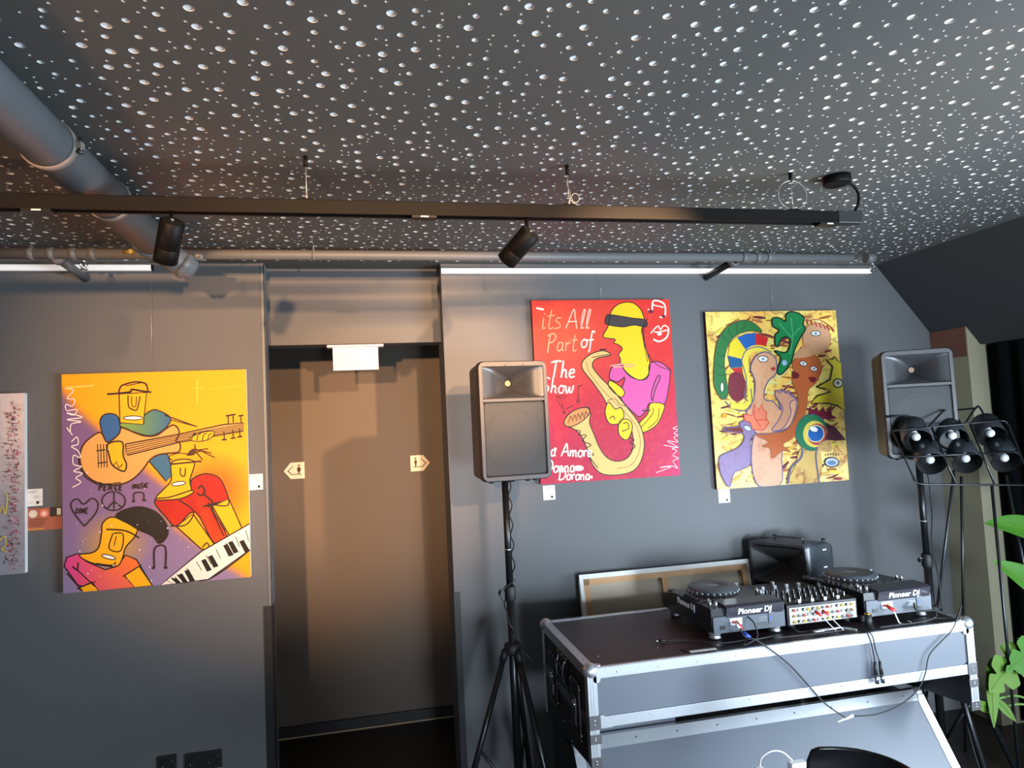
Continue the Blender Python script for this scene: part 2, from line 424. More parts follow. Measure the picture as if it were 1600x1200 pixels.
GL = {
 'i': (.28, [[(.1, .5), (.08, .2), (.12, 0), (.22, .06)], [(.12, .68), (.13, .74)]]),
 't': (.4, [[(.2, .9), (.15, .4), (.16, .05), (.26, 0), (.34, .08)], [(.02, .6), (.36, .64)]]),
 's': (.42, [[(.34, .5), (.16, .52), (.12, .36), (.3, .24), (.3, .06), (.06, .02)]]),
 'A': (.72, [[(.05, 0), (.2, .5), (.38, 1), (.5, .5), (.62, 0)], [(.12, .34), (.6, .38)]]),
 'l': (.26, [[(.08, 0), (.16, .5), (.22, .95), (.12, .9), (.08, .3), (.14, .02), (.24, .06)]]),
 'P': (.6, [[(.14, -.1), (.16, .5), (.2, .95)], [(.05, .85), (.35, 1), (.52, .8), (.4, .55), (.18, .45)]]),
 'a': (.45, [[(.34, .45), (.14, .48), (.06, .2), (.16, 0), (.32, .14), (.36, .46), (.34, .1), (.44, .02)]]),
 'r': (.36, [[(.08, .48), (.1, 0)], [(.09, .3), (.2, .48), (.34, .44)]]),
 'o': (.44, [[(.2, .5), (.05, .28), (.14, 0), (.34, .06), (.38, .36), (.2, .5), (.26, .44), (.44, .46)]]),
 'f': (.4, [[(.4, .9), (.24, 1), (.18, .6), (.16, -.1), (.1, -.3)], [(.02, .42), (.36, .48)]]),
 'T': (.62, [[(.3, .95), (.28, .5), (.24, 0)], [(.0, .88), (.3, .98), (.62, .96)]]),
 'h': (.46, [[(.1, 1), (.08, .5), (.06, 0)], [(.07, .25), (.2, .46), (.32, .36), (.33, .05), (.42, .02)]]),
 'e': (.42, [[(.06, .24), (.3, .3), (.3, .46), (.14, .48), (.05, .24), (.14, .02), (.38, .08)]]),
 'w': (.6, [[(.04, .46), (.1, .05), (.2, .04), (.28, .4), (.34, .05), (.46, .06), (.54, .5)]]),
 'm': (.66, [[(.06, .48), (.06, 0), (.08, .3), (.2, .48), (.27, .3), (.28, 0), (.3, .3), (.42, .48), (.5, .3), (.5, .04), (.6, .02)]]),
 'n': (.46, [[(.06, .48), (.06, 0), (.08, .3), (.22, .48), (.32, .3), (.32, .04), (.42, .02)]]),
 'D': (.72, [[(.14, .95), (.12, .5), (.1, 0)], [(0, .85), (.3, 1), (.6, .75), (.6, .3), (.36, .02), (.02, .02)]]),
 'S': (.56, [[(.5, .9), (.3, 1), (.14, .8), (.3, .55), (.46, .3), (.32, .02), (.05, .08)]]),
 'L': (.5, [[(.2, 1), (.14, .4), (.1, .04), (.46, .06)]]),
 'v': (.4, [[(.04, .46), (.16, 0), (.36, .5)]]),
 'M': (.7, [[(.04, 0), (.1, .9), (.3, .3), (.52, .95), (.6, 0)]]),
 'U': (.55, [[(.06, .9), (.06, .2), (.24, 0), (.44, .2), (.46, .9)]]),
 'I': (.3, [[(.14, .9), (.12, 0)]]), 'C': (.55, [[(.48, .8), (.24, .9), (.06, .5), (.2, .05), (.5, .1)]]),
 'E': (.5, [[(.42, .9), (.08, .88), (.06, 0), (.42, .02)], [(.08, .46), (.36, .48)]]),
 'O': (.6, [[(.3, .9), (.06, .5), (.26, 0), (.52, .4), (.3, .9)]]), 'V': (.55, [[(.04, .9), (.24, 0), (.5, .92)]]),
 'c': (.4, [[(.34, .42), (.14, .46), (.06, .2), (.16, .02), (.38, .08)]]),
}
def sdist(poly, x, y):
    ins = False; best = 1e9; n = len(poly)
    for i in range(n):
        ax, ay = poly[i]; bx, by = poly[(i+1) % n]
        if (ay > y) != (by > y) and x < (bx-ax)*(y-ay)/(by-ay)+ax: ins = not ins
        dx = bx-ax; dy = by-ay; t = max(0, min(1, ((x-ax)*dx+(y-ay)*dy)/(dx*dx+dy*dy)))
        best = min(best, math.hypot(x-ax-t*dx, y-ay-t*dy))
    return -best if ins else best
def mix(a, b, t): t = max(0, min(1, t)); return tuple(a[i]*(1-t)+b[i]*t for i in range(3))
def ss(d, w): t = max(0, min(1, .5-d/(2*w))); return t*t*(3-2*t)
def canvas(name, art, corners, label, wirepx, thick=.026, side=cloth_w, side_right=None):
    """corners tl tr br bl in art coordinates; body box + painted front + wire up to the rail"""
    pts = [art.U(*c) for c in corners]
    x0 = (pts[0].x+pts[3].x)/2; x1 = (pts[1].x+pts[2].x)/2; z1 = (pts[0].z+pts[1].z)/2; z0 = (pts[2].z+pts[3].z)/2
    t = thing(name, label, 'painting', ((x0+x1)/2, WY-.015, z0), 'paintings on the back wall')
    art.mb.box((x0, art.Y+.0008, z0), (x1, WY-.002, z1), side, bev=.002)
    obj('canvas', art.mb, t, paint=True, recalc=False)
    if wirepx is not None:
        mw = MB().tube([(wirepx, WY-.014, z1), (wirepx, WY-.014, 2.345)], .0007, wire_m, 6)
        obj('hanging_wire', mw, t)
    return t
YF = 3.172
# ---- jazz trio (yellow and purple)
U1 = unproj(0, 540, 2.857, YF); C1 = [(272, 133), (1098, 102), (1120, 1028), (285, 1112)]
A = Art(U1, YF, paint_mat('trio_paint', .25, 60, (200, 170, 190))); A.lwk = 1.45
PUR = [(180, 120), (272, 205), (345, 300), (440, 385), (560, 470), (640, 560), (740, 640), (700, 720), (780, 820), (900, 900), (960, 960), (1050, 1000), (1130, 1050), (285, 1180), (100, 1180)]
def bg1(x, y):
    c = (255, 158, 6)
    c = mix(c, (240, 96, 8), max(0, 1-math.hypot((x-960)/190, (y-640)/170))*1.3)
    c = mix(c, (240, 140, 20), max(0, 1-math.hypot((x-860)/260, (y-850)/160)))
    p = ss(sdist(PUR, x, y), 34)
    pc = mix((116, 84, 128), (138, 118, 152), (y-500)/600)
    c = mix(c, pc, p)
    c = mix(c, (215, 160, 30), max(0, 1-math.hypot((x-500)/170, (y-890)/150))*.8)
    return c
A.grid(C1, 64, 72, bg1)
K = (30, 18, 16); YE = (246, 168, 8)
A.poly([(455, 385), (446, 340), (460, 312), (490, 303), (525, 315), (536, 360), (542, 428), (480, 440), (464, 420)], (34, 88, 140), line=K, lw=4)
def grn(x, y): return mix((120, 150, 60), (44, 96, 130), (x-560)/190)
A.poly([(640, 318), (665, 295), (700, 287), (762, 322), (742, 365), (700, 395), (660, 402), (606, 388), (540, 362), (548, 343), (636, 346)], grn, line=K, lw=4)
A.poly([(660, 510), (700, 488), (748, 484), (775, 570), (742, 606)], (50, 100, 130), False, line=K, lw=4)
TAN = (214, 152, 78)
A.poly([(450, 388), (405, 410), (368, 450), (357, 505), (372, 560), (415, 602), (480, 622), (545, 618), (598, 592), (640, 550), (668, 512), (705, 488), (760, 480), (795, 476), (806, 455), (800, 432), (785, 425), (800, 395), (792, 365), (770, 355), (740, 372), (700, 400), (650, 404), (600, 388), (545, 366), (530, 395), (480, 432)], TAN, line=(60, 20, 10), lw=5)
A.poly([(560, 440), (800, 395), (1000, 352), (1088, 345), (1085, 382), (950, 405), (800, 432), (568, 490)], (205, 145, 74), smooth=False, line=K, lw=4)
for k in range(4): A.stroke([(556, 452+k*11), (800, 402+k*8), (1085, 352+k*8)], K, 2.4)
A.stroke([(430, 470), (470, 465)], K, 4).stroke([(436, 525), (480, 520)], K, 4)
for k in range(4): A.stroke([(436+k*13, 440), (440+k*13, 545)], K, 3)
A.stroke([(442, 610), (470, 618), (540, 612)], K, 4)
A.stroke([(366, 450), (352, 520), (380, 585), (440, 622)], K, 4)
for i, (x, y) in enumerate([(1018, 310), (1040, 306), (1075, 310), (1000, 385), (1040, 378), (1070, 372)]):
    A.stroke([(x, y), (x+2, y+38)], K, 4).stroke([(x-10, y+4 if i < 3 else y+36), (x+12, y+1 if i < 3 else y+34)], K, 5)
# first figure's head and hat
A.poly([(532, 215), (655, 210), (640, 352), (536, 344)], (250, 168, 8), False, line=K, lw=4)
A.stroke([(530, 215), (538, 185), (560, 172), (610, 162), (652, 172), (660, 205)], K, 5)
A.stroke([(560, 172), (570, 178), (640, 165), (652, 180)], K, 3)
A.stroke([(478, 217), (520, 214), (580, 207), (590, 196), (640, 204), (676, 208)], K, 6)
A.stroke([(572, 222), (574, 270), (590, 284), (612, 285), (626, 226)], K, 4).stroke([(588, 226), (590, 268), (606, 270), (610, 228)], K, 3)
A.ell(595, 323, 44, 9, (240, 235, 225), line=K, lw=3)
A.poly([(482, 440), (545, 430), (550, 490), (565, 530), (556, 560), (530, 553), (500, 530), (488, 490)], YE, line=K, lw=5)
A.stroke([(505, 540), (522, 520), (530, 545), (548, 528)], K, 3)
A.poly([(845, 418), (870, 400), (900, 388), (950, 382), (955, 398), (930, 420), (880, 428)], YE, line=K, lw=3)
A.stroke([(735, 310), (880, 362)], K, 4).stroke([(880, 362), (760, 330)], K, 3)
for k in range(4): A.stroke([(855+k*24, 424), (862+k*24, 398), (875+k*24, 392)], K, 3)
# second figure
A.poly([(770, 518), (866, 516), (848, 600), (856, 655), (820, 672), (750, 684), (698, 680), (732, 640), (765, 600)], YE, line=K, lw=4)
A.poly([(690, 700), (730, 680), (790, 684), (852, 660), (852, 606), (885, 580), (930, 572), (980, 592), (1010, 650), (1022, 705), (1000, 716), (945, 722), (1012, 848), (955, 880), (872, 742), (790, 805), (745, 770)], lambda x, y: mix((168, 22, 10), (224, 60, 10), (y-760)/90), line=K, lw=4)
A.poly([(786, 806), (862, 752), (958, 888), (930, 915), (896, 905)], YE, False, line=K, lw=4)
A.poly([(948, 716), (1022, 684), (1096, 850), (1066, 892), (1036, 868)], YE, False, line=K, lw=4)
A.poly([(700, 682), (760, 676), (855, 646), (858, 660), (800, 684), (704, 690)], YE, line=K, lw=4)
A.stroke([(806, 545), (806, 575), (825, 582), (828, 546)], K, 4).ell(798, 616, 32, 9, (236, 226, 214), rot=-.15, line=K, lw=3)
for k, (x, y) in enumerate([(960, 500), (945, 480), (930, 460), (905, 510), (900, 470), (870, 440)]):
    A.stroke([(835, 490), (870, 462+4*k), (x, y)], (70, 40, 10), 4)
A.stroke([(760, 530), (860, 520), (900, 516)], K, 5).stroke([(770, 512), (755, 495), (800, 480), (850, 486)], K, 3)
A.stroke([(884, 640), (900, 625), (915, 650), (895, 670), (880, 655)], K, 5).stroke([(905, 660), (950, 700), (925, 720)], K, 5).stroke([(905, 718), (985, 698)], K, 5)
A.stroke([(905, 900), (925, 880), (940, 905), (955, 885)], K, 4).stroke([(1050, 880), (1066, 850), (1078, 880), (1094, 850)], K, 4)
A.stroke([(930, 700), (1000, 850)], K, 4).stroke([(800, 690), (865, 740), (830, 800), (760, 805)], K, 4)
# keyboard
A.poly([(718, 1072), (900, 918), (1115, 795), (1118, 910), (930, 1044)], (224, 218, 206), False, line=K, lw=4)
A.stroke([(730, 1085), (930, 1044), (1118, 912)], K, 4)
for (x, y) in [(775, 1045), (805, 1030), (835, 1012), (910, 965), (940, 948), (1008, 898), (1030, 885), (1080, 880)]:
    A.poly([(x-12, y-6), (x+8, y-14), (x+36, y+36), (x+14, y+44)], (16, 14, 16), False)
for k in range(9): A.stroke([(745+k*44, 1048-k*28), (775+k*42, 1080-k*26)], K, 2.2)
# third figure
A.poly([(288, 985), (300, 945), (350, 928), (385, 962), (470, 1000), (522, 985), (562, 935), (610, 955), (628, 985), (682, 1072), (440, 1098), (420, 1080), (350, 1070)], lambda x, y: mix((214, 62, 130), (232, 110, 40), (x-330)/230), smooth=False, line=K, lw=4)
A.poly([(455, 835), (460, 792), (500, 765), (560, 785), (612, 815), (600, 855), (562, 900), (545, 955), (518, 985), (430, 975), (372, 952), (358, 932), (410, 925), (442, 900)], YE, line=K, lw=4)
A.poly([(352, 1082), (412, 1055), (440, 1096), (372, 1104)], YE, False, line=K, lw=4)
A.poly([(556, 1026), (622, 985), (680, 1070), (602, 1080)], YE, False, line=K, lw=4)
A.poly([(518, 762), (560, 732), (630, 720), (700, 745), (745, 800), (747, 850), (712, 883), (682, 850), (620, 822), (575, 795)], (26, 20, 18), line=K, lw=4)
A.stroke([(508, 838), (550, 842), (540, 915), (488, 905), (505, 838)], K, 4).stroke([(520, 850), (510, 895)], K, 3)
A.ell(486, 943, 32, 9, (236, 228, 214), rot=.25, line=K, lw=3)
A.stroke([(430, 972), (500, 980), (518, 965)], K, 4).stroke([(475, 820), (560, 826), (622, 858)], K, 5).stroke([(350, 968), (345, 1000), (325, 985)], K, 5)
A.stroke([(345, 1000), (425, 1075)], K, 4).stroke([(295, 1010), (370, 1095)], K, 3).stroke([(550, 1030), (632, 978)], K, 4).stroke([(345, 1085), (428, 1052)], K, 3)
# marks
A.stroke([(377, 805), (330, 745), (318, 705), (345, 684), (375, 708), (410, 682), (437, 700), (430, 745), (378, 806)], K, 4)
A.ring(508, 694, 52, 42, K, 4).stroke([(510, 652), (510, 738)], K, 4).stroke([(510, 696), (478, 728)], K, 4).stroke([(510, 696), (545, 722)], K, 4)
A.write('LOVE', 338, 748, 24, K, 4, adv=1.1).write('PEACE', 440, 645, 26, K, 5, adv=1.5).write('MUSIC', 592, 640, 22, K, 4, rise=.1, adv=1.25)
A.stroke([(600, 695), (600, 660), (640, 658), (642, 690)], K, 4).ell(597, 695, 7, 5, K).ell(645, 690, 9, 5, K)
A.stroke([(690, 990), (692, 905), (738, 898), (740, 988)], K, 5).ell(686, 992, 7, 6, K).ell(741, 990, 8, 7, K)
WH = (238, 220, 214)
A.stroke([(290, 190), (330, 200), (300, 235), (335, 240), (325, 270), (296, 262), (300, 290), (345, 285), (330, 310), (300, 300), (370, 320), (300, 330), (365, 340), (320, 350), (315, 385), (300, 365), (325, 400)], WH, 3)
A.stroke([(296, 188), (420, 178)], (248, 190, 80), 6).stroke([(320, 430), (345, 408), (350, 440), (320, 450), (350, 470), (360, 500), (330, 490), (330, 530), (365, 540), (330, 560), (370, 570), (340, 590), (362, 610), (325, 632)], WH, 3)
A.stroke([(880, 150), (880, 270)], (255, 172, 30), 10).stroke([(860, 190), (920, 192)], (255, 176, 36), 4).stroke([(930, 195), (1090, 180)], (255, 168, 22), 6)
for k in range(70):
    x = random.uniform(295, 860); y = random.uniform(300, 1060)
    if ss(sdist(PUR, x, y), 20) > .95: A.ell(x, y, *(2*[random.choice([1.2, 1.8, 2.6, 4])]), (220, 205, 220), n=6)
canvas('trio_painting', A, C1, 'yellow and purple painting of three musicians with guitar and piano keys', atY(238, 500, WY).x)

# ---- saxophone painting (red)
U2 = unproj(820, 440, 3.3333, YF); C2 = [(33, 98), (750, 93), (812, 1012), (85, 1053)]
A = Art(U2, YF, paint_mat('sax_paint', .3, 45, (225, 90, 50))); A.lwk = 1.25
def bg2(x, y):
    c = mix((214, 44, 34), (176, 20, 56), (y-250)/650)
    c = mix(c, (226, 92, 50), max(0, 1-math.hypot((x-230)/330, (y-300)/330))*.8)
    c = mix(c, (186, 36, 90), max(0, (x-600)/250)*max(0, (y-500)/500))
    return mix(c, (150, 12, 26), ss(60-(min(x-33, 800)), 12)*0)
A.grid(C2, 30, 40, bg2, a=.6)
YE = (250, 186, 8)
A.poly([(445, 168), (470, 130), (510, 110), (560, 110), (600, 140), (620, 185), (630, 230), (608, 245), (618, 300), (640, 380), (652, 430), (640, 490), (600, 513), (550, 490), (512, 452), (500, 430), (497, 400), (488, 380), (508, 350), (490, 330), (463, 318), (470, 300), (408, 287), (435, 230)], YE, line=K, lw=4)
A.poly([(650, 428), (700, 418), (752, 455), (757, 480), (748, 560), (724, 640), (652, 632), (632, 670), (602, 702), (575, 690), (500, 605), (522, 500), (484, 522), (440, 500), (460, 438), (508, 430), (520, 465), (560, 500), (612, 513), (644, 490)], (208, 78, 140), line=K, lw=4)
A.poly([(425, 180), (445, 172), (560, 190), (628, 200), (632, 236), (570, 226), (510, 236), (430, 224), (418, 205)], (64, 52, 50), line=K, lw=4)
A.stroke([(620, 240), (625, 330), (655, 400), (700, 440), (765, 465)], K, 3).stroke([(640, 190), (612, 260), (640, 420)], K, 3)
A.poly([(655, 634), (724, 640), (716, 690), (682, 750), (612, 786), (594, 742), (640, 690)], (235, 185, 20), line=K, lw=4)
A.stroke([(665, 655), (665, 690), (605, 760)], K, 3).stroke([(700, 660), (690, 720), (640, 765)], K, 3)
A.stroke([(660, 620), (662, 570), (690, 495), (705, 500), (680, 560), (665, 622)], K, 4).stroke([(610, 672), (655, 672)], K, 5)
A.poly([(440, 371), (400, 360), (340, 380), (300, 418), (303, 460), (350, 520), (400, 590), (430, 640), (480, 690), (540, 745), (562, 800), (562, 870), (532, 920), (480, 936), (430, 918), (392, 870), (362, 800), (337, 735), (342, 690), (325, 657), (270, 665), (220, 700), (205, 745), (260, 770), (300, 815), (330, 890), (352, 952), (400, 1000), (480, 1007), (560, 988), (602, 940), (622, 860), (612, 780), (580, 715), (520, 640), (450, 555), (390, 495), (352, 440), (372, 402), (440, 385)], (222, 172, 98), line=K, lw=4)
A.poly([(205, 745), (218, 700), (270, 665), (330, 655), (335, 690), (300, 725), (245, 755)], (214, 130, 66), line=K, lw=4)
for k in range(5): A.stroke([(228+k*20, 738-k*6), (238+k*20, 700-k*6), (246+k*20, 722-k*6)], K, 3)
A.stroke([(258, 772), (290, 780), (280, 800), (320, 800), (300, 830), (345, 850), (320, 870), (358, 900), (340, 915), (380, 970)], K, 4)
A.stroke([(558, 790), (545, 810), (570, 825), (548, 840), (575, 855), (552, 880)], K, 4)
A.stroke([(320, 420), (340, 480), (420, 580), (520, 680), (585, 760), (600, 860), (560, 950), (480, 975)], (150, 100, 50), 2.6)
A.poly([(436, 628), (418, 680), (440, 738), (492, 738), (516, 700), (502, 656), (470, 664)], YE, line=K, lw=4)
A.poly([(500, 720), (545, 722), (560, 762), (536, 822), (500, 810), (486, 770)], YE, line=K, lw=4)
A.poly([(446, 515), (516, 566), (500, 602), (440, 552)], YE, line=K, lw=4)
A.stroke([(505, 780), (540, 765), (535, 735), (512, 740)], K, 4).stroke([(440, 715), (460, 700), (470, 720)], K, 4)
A.stroke([(445, 440), (500, 430), (560, 432), (560, 442), (460, 445)], (230, 150, 110), 5).stroke([(350, 395), (440, 378)], K, 3).stroke([(390, 355), (425, 352)], K, 5)
A.stroke([(430, 620), (470, 610), (495, 640), (530, 650)], (120, 60, 30), 3)
A.stroke([(160, 598), (210, 594), (205, 610), (165, 605), (205, 670)], (90, 20, 20), 3).stroke([(275, 545), (300, 540)], (90, 20, 20), 4).stroke([(278, 545), (278, 620)], (90, 20, 20), 3)
A.stroke([(215, 665), (250, 645)], (90, 20, 20), 4).ell(205, 682, 9, 9, (120, 30, 30)).ell(278, 622, 9, 11, (120, 30, 30)).stroke([(180, 590), (210, 690)], (90, 20, 20), 2)
WW = (240, 214, 196)
A.stroke([(60, 138), (98, 146)], WW, 8).write('its', 82, 246, 110, (236, 150, 110), 5, adv=.85).write('All', 208, 244, 100, (238, 180, 150), 5, adv=1.05)
A.write('Part', 106, 362, 92, (238, 160, 120), 5, adv=1.0).write('of', 288, 342, 84, WW, 6)
A.write('The', 128, 500, 88, WW, 7, adv=1.02).write('Show', 84, 580, 80, WW, 6, adv=1.05)
A.write('La Amore', 100, 908, 66, WW, 6, rise=-.02, adv=.95).write('Donna', 100, 992, 66, WW, 6, adv=.95).write('Dorona', 172, 1032, 58, WW, 6, adv=1.0)
A.ell(280, 972, 26, 15, WW).ell(346, 1018, 7, 8, WW).ell(158, 872, 8, 8, WW)
A.stroke([(640, 145), (660, 155), (670, 100), (725, 118), (728, 180), (700, 185)], WW, 7).stroke([(668, 122), (722, 135)], WW, 5).ell(655, 156, 14, 10, (120, 20, 40)).ell(722, 182, 10, 9, (120, 20, 40))
A.stroke([(655, 270), (690, 232), (705, 250), (725, 228), (748, 248), (700, 262), (672, 262)], WW, 5).stroke([(668, 300), (700, 312), (738, 290), (748, 250)], WW, 7).ell(700, 272, 12, 10, WW)
A.stroke([(682, 995), (760, 965), (700, 968), (765, 960), (795, 972), (770, 935), (800, 920), (770, 905), (790, 880), (765, 870), (800, 862)], (236, 180, 180), 3)
A.stroke([(722, 852), (795, 862), (740, 830), (796, 836), (775, 812), (798, 800), (775, 790), (798, 772), (770, 765), (796, 752)], (236, 180, 180), 3)
canvas('saxophone_painting', A, C2, 'red painting of a yellow saxophone player with white handwriting', atY(937, 450, WY).x, side=mat('canvas_red', (150, 14, 26), .6))

# ---- birds painting
U3 = unproj(1080, 460, 3.53, YF); C3 = [(74, 98), (798, 87), (870, 1025), (146, 1076)]
A = Art(U3, YF, paint_mat('birds_paint', .7, 14, (126, 54, 38), dist=1.8))
def bg3(x, y):
    t = .5+.5*math.sin(x*.017+2*math.sin(y*.011))*math.cos(y*.014+x*.004)
    c = mix((234, 174, 80), (238, 218, 112), t)
    return mix(c, (222, 200, 156), max(0, (y-650)/500)*.7)
A.grid(C3, 24, 30, bg3, a=1.)
L3 = (104, 88, 122); G3 = (38, 108, 52)
for k in range(330):       # loose brush marks
    x = random.uniform(110, 820); y = random.uniform(120, 1020); a = random.uniform(-.9, .3); l = random.uniform(14, 46)
    c = random.choice([(120, 44, 40), (150, 84, 34), (214, 196, 70), (96, 34, 44), (206, 160, 60), (170, 104, 60), (214, 206, 130)])
    lo = 74+(y-98)*.075; hi = 798+(y-98)*.075
    if lo+30 < x-l*1.2 and x+l < hi-8: A.stroke([(x-l, y-l*a), (x, y-l*a*.2), (x+l*.8, y+l*a*.8)], c, random.uniform(7, 17), taper=True)
A.poly([(388, 207), (350, 165), (300, 143), (240, 155), (190, 185), (150, 240), (130, 320), (122, 420), (124, 500), (150, 560), (180, 580), (203, 540), (195, 500), (188, 450), (180, 380), (190, 310), (220, 250), (270, 215), (330, 203)], G3, line=(80, 60, 40), lw=4)
for (a, b) in [((130, 430), (195, 440)), ((135, 375), (180, 400)), ((138, 318), (185, 335)), ((165, 215), (200, 255)), ((245, 155), (250, 215)), ((200, 190), (230, 240)), ((300, 145), (270, 195))]: A.stroke([a, ((a[0]+b[0])/2, (a[1]+b[1])/2+14), b], (40, 70, 40), 4)
A.ell(167, 512, 9, 26, (220, 215, 200), line=K, lw=3)
A.poly([(200, 335), (212, 268), (250, 235), (300, 312), (275, 355)], (222, 196, 40), False)
A.poly([(250, 240), (300, 218), (352, 215), (350, 285), (298, 308)], (30, 88, 160), False)
A.poly([(352, 216), (422, 240), (408, 292), (350, 284)], (196, 34, 34), False)
A.poly([(198, 338), (272, 356), (276, 402), (214, 406)], (24, 84, 130), False).poly([(216, 408), (276, 404), (278, 446), (250, 442)], (190, 40, 44), False)
A.poly([(215, 440), (280, 440), (300, 520), (290, 570), (240, 590), (205, 540)], (118, 36, 48))
A.stroke([(440, 322), (380, 298), (325, 306), (297, 350), (298, 430), (320, 500), (320, 575), (290, 618), (215, 612)], (226, 204, 70), 34)
BT = (216, 158, 118)
A.poly([(330, 380), (360, 335), (410, 318), (455, 345), (468, 385), (462, 440), (420, 480), (398, 540), (405, 582), (450, 592), (492, 640), (470, 560), (482, 530), (560, 560), (577, 600), (570, 650), (530, 735), (420, 768), (350, 762), (335, 700), (300, 650), (340, 580), (348, 480), (325, 420)], BT, line=L3, lw=7, a=.25)
A.stroke([(275, 370), (300, 470), (290, 560), (310, 590)], L3, 6).stroke([(185, 590), (230, 630), (300, 640), (330, 600), (325, 520)], L3, 6).stroke([(440, 320), (370, 290), (300, 310), (276, 360)], L3, 6)
A.poly([(345, 775), (420, 790), (500, 775), (495, 900), (490, 1045), (372, 1058), (330, 940)], (206, 152, 122), line=L3, lw=6, a=.35)
A.poly([(460, 560), (462, 530), (485, 545), (500, 522), (515, 545), (535, 530), (545, 560), (575, 575), (540, 600), (545, 660), (500, 740), (440, 750), (480, 690), (500, 630), (480, 590)], (200, 142, 110), line=L3, lw=6)
A.poly([(555, 380), (600, 330), (680, 338), (716, 400), (702, 450), (680, 492), (642, 530), (632, 620), (602, 720), (565, 780), (545, 800), (500, 830), (545, 870), (500, 862), (440, 905), (430, 850), (385, 838), (420, 812), (350, 770), (500, 760), (560, 700), (588, 620), (578, 540), (553, 480), (566, 430)], (176, 88, 44), line=(150, 90, 50), lw=5, a=.15)
A.ell(688, 245, 76, 86, (202, 150, 112), line=(190, 130, 90), lw=6).poly([(555, 350), (600, 300), (640, 270), (680, 320), (640, 345)], (190, 140, 100))
for k in range(7): A.stroke([(635+k*22, 138+k*7), (640+k*24, 165+k*7)], (170, 50, 50), 7)
A.stroke([(630, 150), (700, 140), (775, 185)], (180, 90, 70), 5)
A.ell(682, 216, 26, 14, (220, 220, 215), line=K, lw=4).ell(682, 216, 8, 6, (110, 120, 140))
A.poly([(455, 312), (490, 350), (470, 420), (492, 442), (545, 380), (565, 310), (600, 235), (625, 195), (612, 165), (618, 130), (585, 105), (545, 97), (518, 115), (516, 150), (480, 130), (445, 135), (446, 175), (480, 200), (460, 225), (458, 270), (475, 290), (490, 250), (520, 235), (542, 262), (520, 320)], (22, 122, 66), line=(16, 30, 24), lw=7)
for p in [[(540, 330), (555, 240), (545, 130)], [(555, 230), (600, 180)], [(550, 240), (480, 160)]]: A.stroke(p, (90, 170, 110), 4)
A.ell(510, 378, 15, 17, (150, 180, 200), line=(50, 90, 90), lw=3)
for (x, y, r) in [(392, 357, .1), (614, 382, .25), (672, 411, .3)]: A.ell(x, y, 28 if x < 500 else 20, 17 if x < 500 else 13, (226, 224, 218), rot=r, line=K, lw=4).ell(x, y, 9, 6, (130, 140, 150))
A.poly([(434, 408), (455, 400), (460, 415), (445, 422)], (180, 60, 50)).poly([(555, 425), (590, 440), (585, 462), (556, 462)], (100, 30, 34)).poly([(645, 455), (685, 462), (672, 488), (648, 475)], (110, 24, 30))
A.poly([(686, 512), (762, 470), (776, 400), (742, 362), (780, 356), (788, 344), (800, 365), (826, 378), (838, 500), (846, 642), (800, 612), (740, 600), (655, 602), (690, 560), (766, 538), (730, 520)], (200, 180, 40), smooth=False, line=(20, 18, 20), lw=7, a=.2)
A.ell(804, 490, 26, 24, (196, 190, 160), line=(20, 18, 20), lw=7).ell(804, 488, 10, 10, (90, 90, 90))
A.poly([(642, 660), (650, 618), (668, 645), (688, 622), (700, 648), (725, 620), (735, 650), (768, 630), (770, 665), (802, 684), (740, 690)], (112, 24, 50), False)
A.poly([(600, 850), (700, 840), (700, 1036), (530, 1045), (570, 950)], (196, 160, 90), a=1.)
A.ell(660, 762, 88, 100, (38, 112, 74), line=(60, 90, 100), lw=5).ell(676, 770, 64, 74, (216, 190, 80)).ell(690, 772, 56, 60, (170, 60, 60)).ell(682, 768, 46, 46, (30, 90, 160), line=(230, 220, 150), lw=5)
A.ell(670, 742, 26, 16, (226, 226, 222), rot=.4, line=K, lw=3).poly([(700, 820), (745, 800), (740, 740), (770, 860), (700, 860)], (186, 150, 90), a=.6)
A.poly([(735, 708), (790, 735), (845, 802), (790, 806), (735, 800), (750, 760)], (76, 22, 40), False, line=(50, 16, 30), lw=4)
A.stroke([(608, 850), (600, 900), (545, 960), (528, 1045)], (96, 84, 104), 12).stroke([(690, 840), (682, 900), (700, 1036)], (96, 84, 104), 10)
A.poly([(262, 712), (300, 695), (340, 738), (346, 775), (322, 800), (322, 930), (280, 962), (232, 985), (206, 1062), (165, 1000), (152, 940), (160, 890), (250, 850), (288, 800), (275, 765), (190, 755), (178, 738), (262, 728)], (134, 112, 146), line=(100, 86, 120), lw=6, a=.3)
A.poly([(180, 738), (262, 728), (280, 765), (200, 758)], (110, 40, 44)).ell(306, 738, 22, 13, (190, 200, 214), rot=.5, line=K, lw=3)
A.poly([(285, 660), (330, 668), (345, 606), (368, 640), (388, 598), (395, 640), (412, 648), (408, 680), (424, 710), (392, 750), (335, 745), (320, 705), (290, 695)], (226, 124, 92), False, line=(196, 60, 50), lw=5)
A.stroke([(345, 640), (350, 690), (410, 690)], (196, 60, 50), 4).stroke([(350, 690), (380, 730)], (196, 60, 50), 4)
A.ell(770, 925, 38, 26, (180, 180, 190), line=(40, 40, 60), lw=6).ell(770, 928, 24, 13, (90, 120, 150)).ell(180, 670, 14, 14, (226, 150, 40))
for k in range(6): A.stroke([(735+k*14, 890), (738+k*14, 872+abs(k-3)*3)], (60, 40, 50), 4)
A.write('MOMO', 786, 1024, 16, (150, 40, 60), 3)
canvas('birds_painting', A, C3, 'ochre painting of birds and faces with a green snake', atY(1203, 450, WY).x, side=mat('canvas_dark', (70, 22, 14), .6), thick=.03)

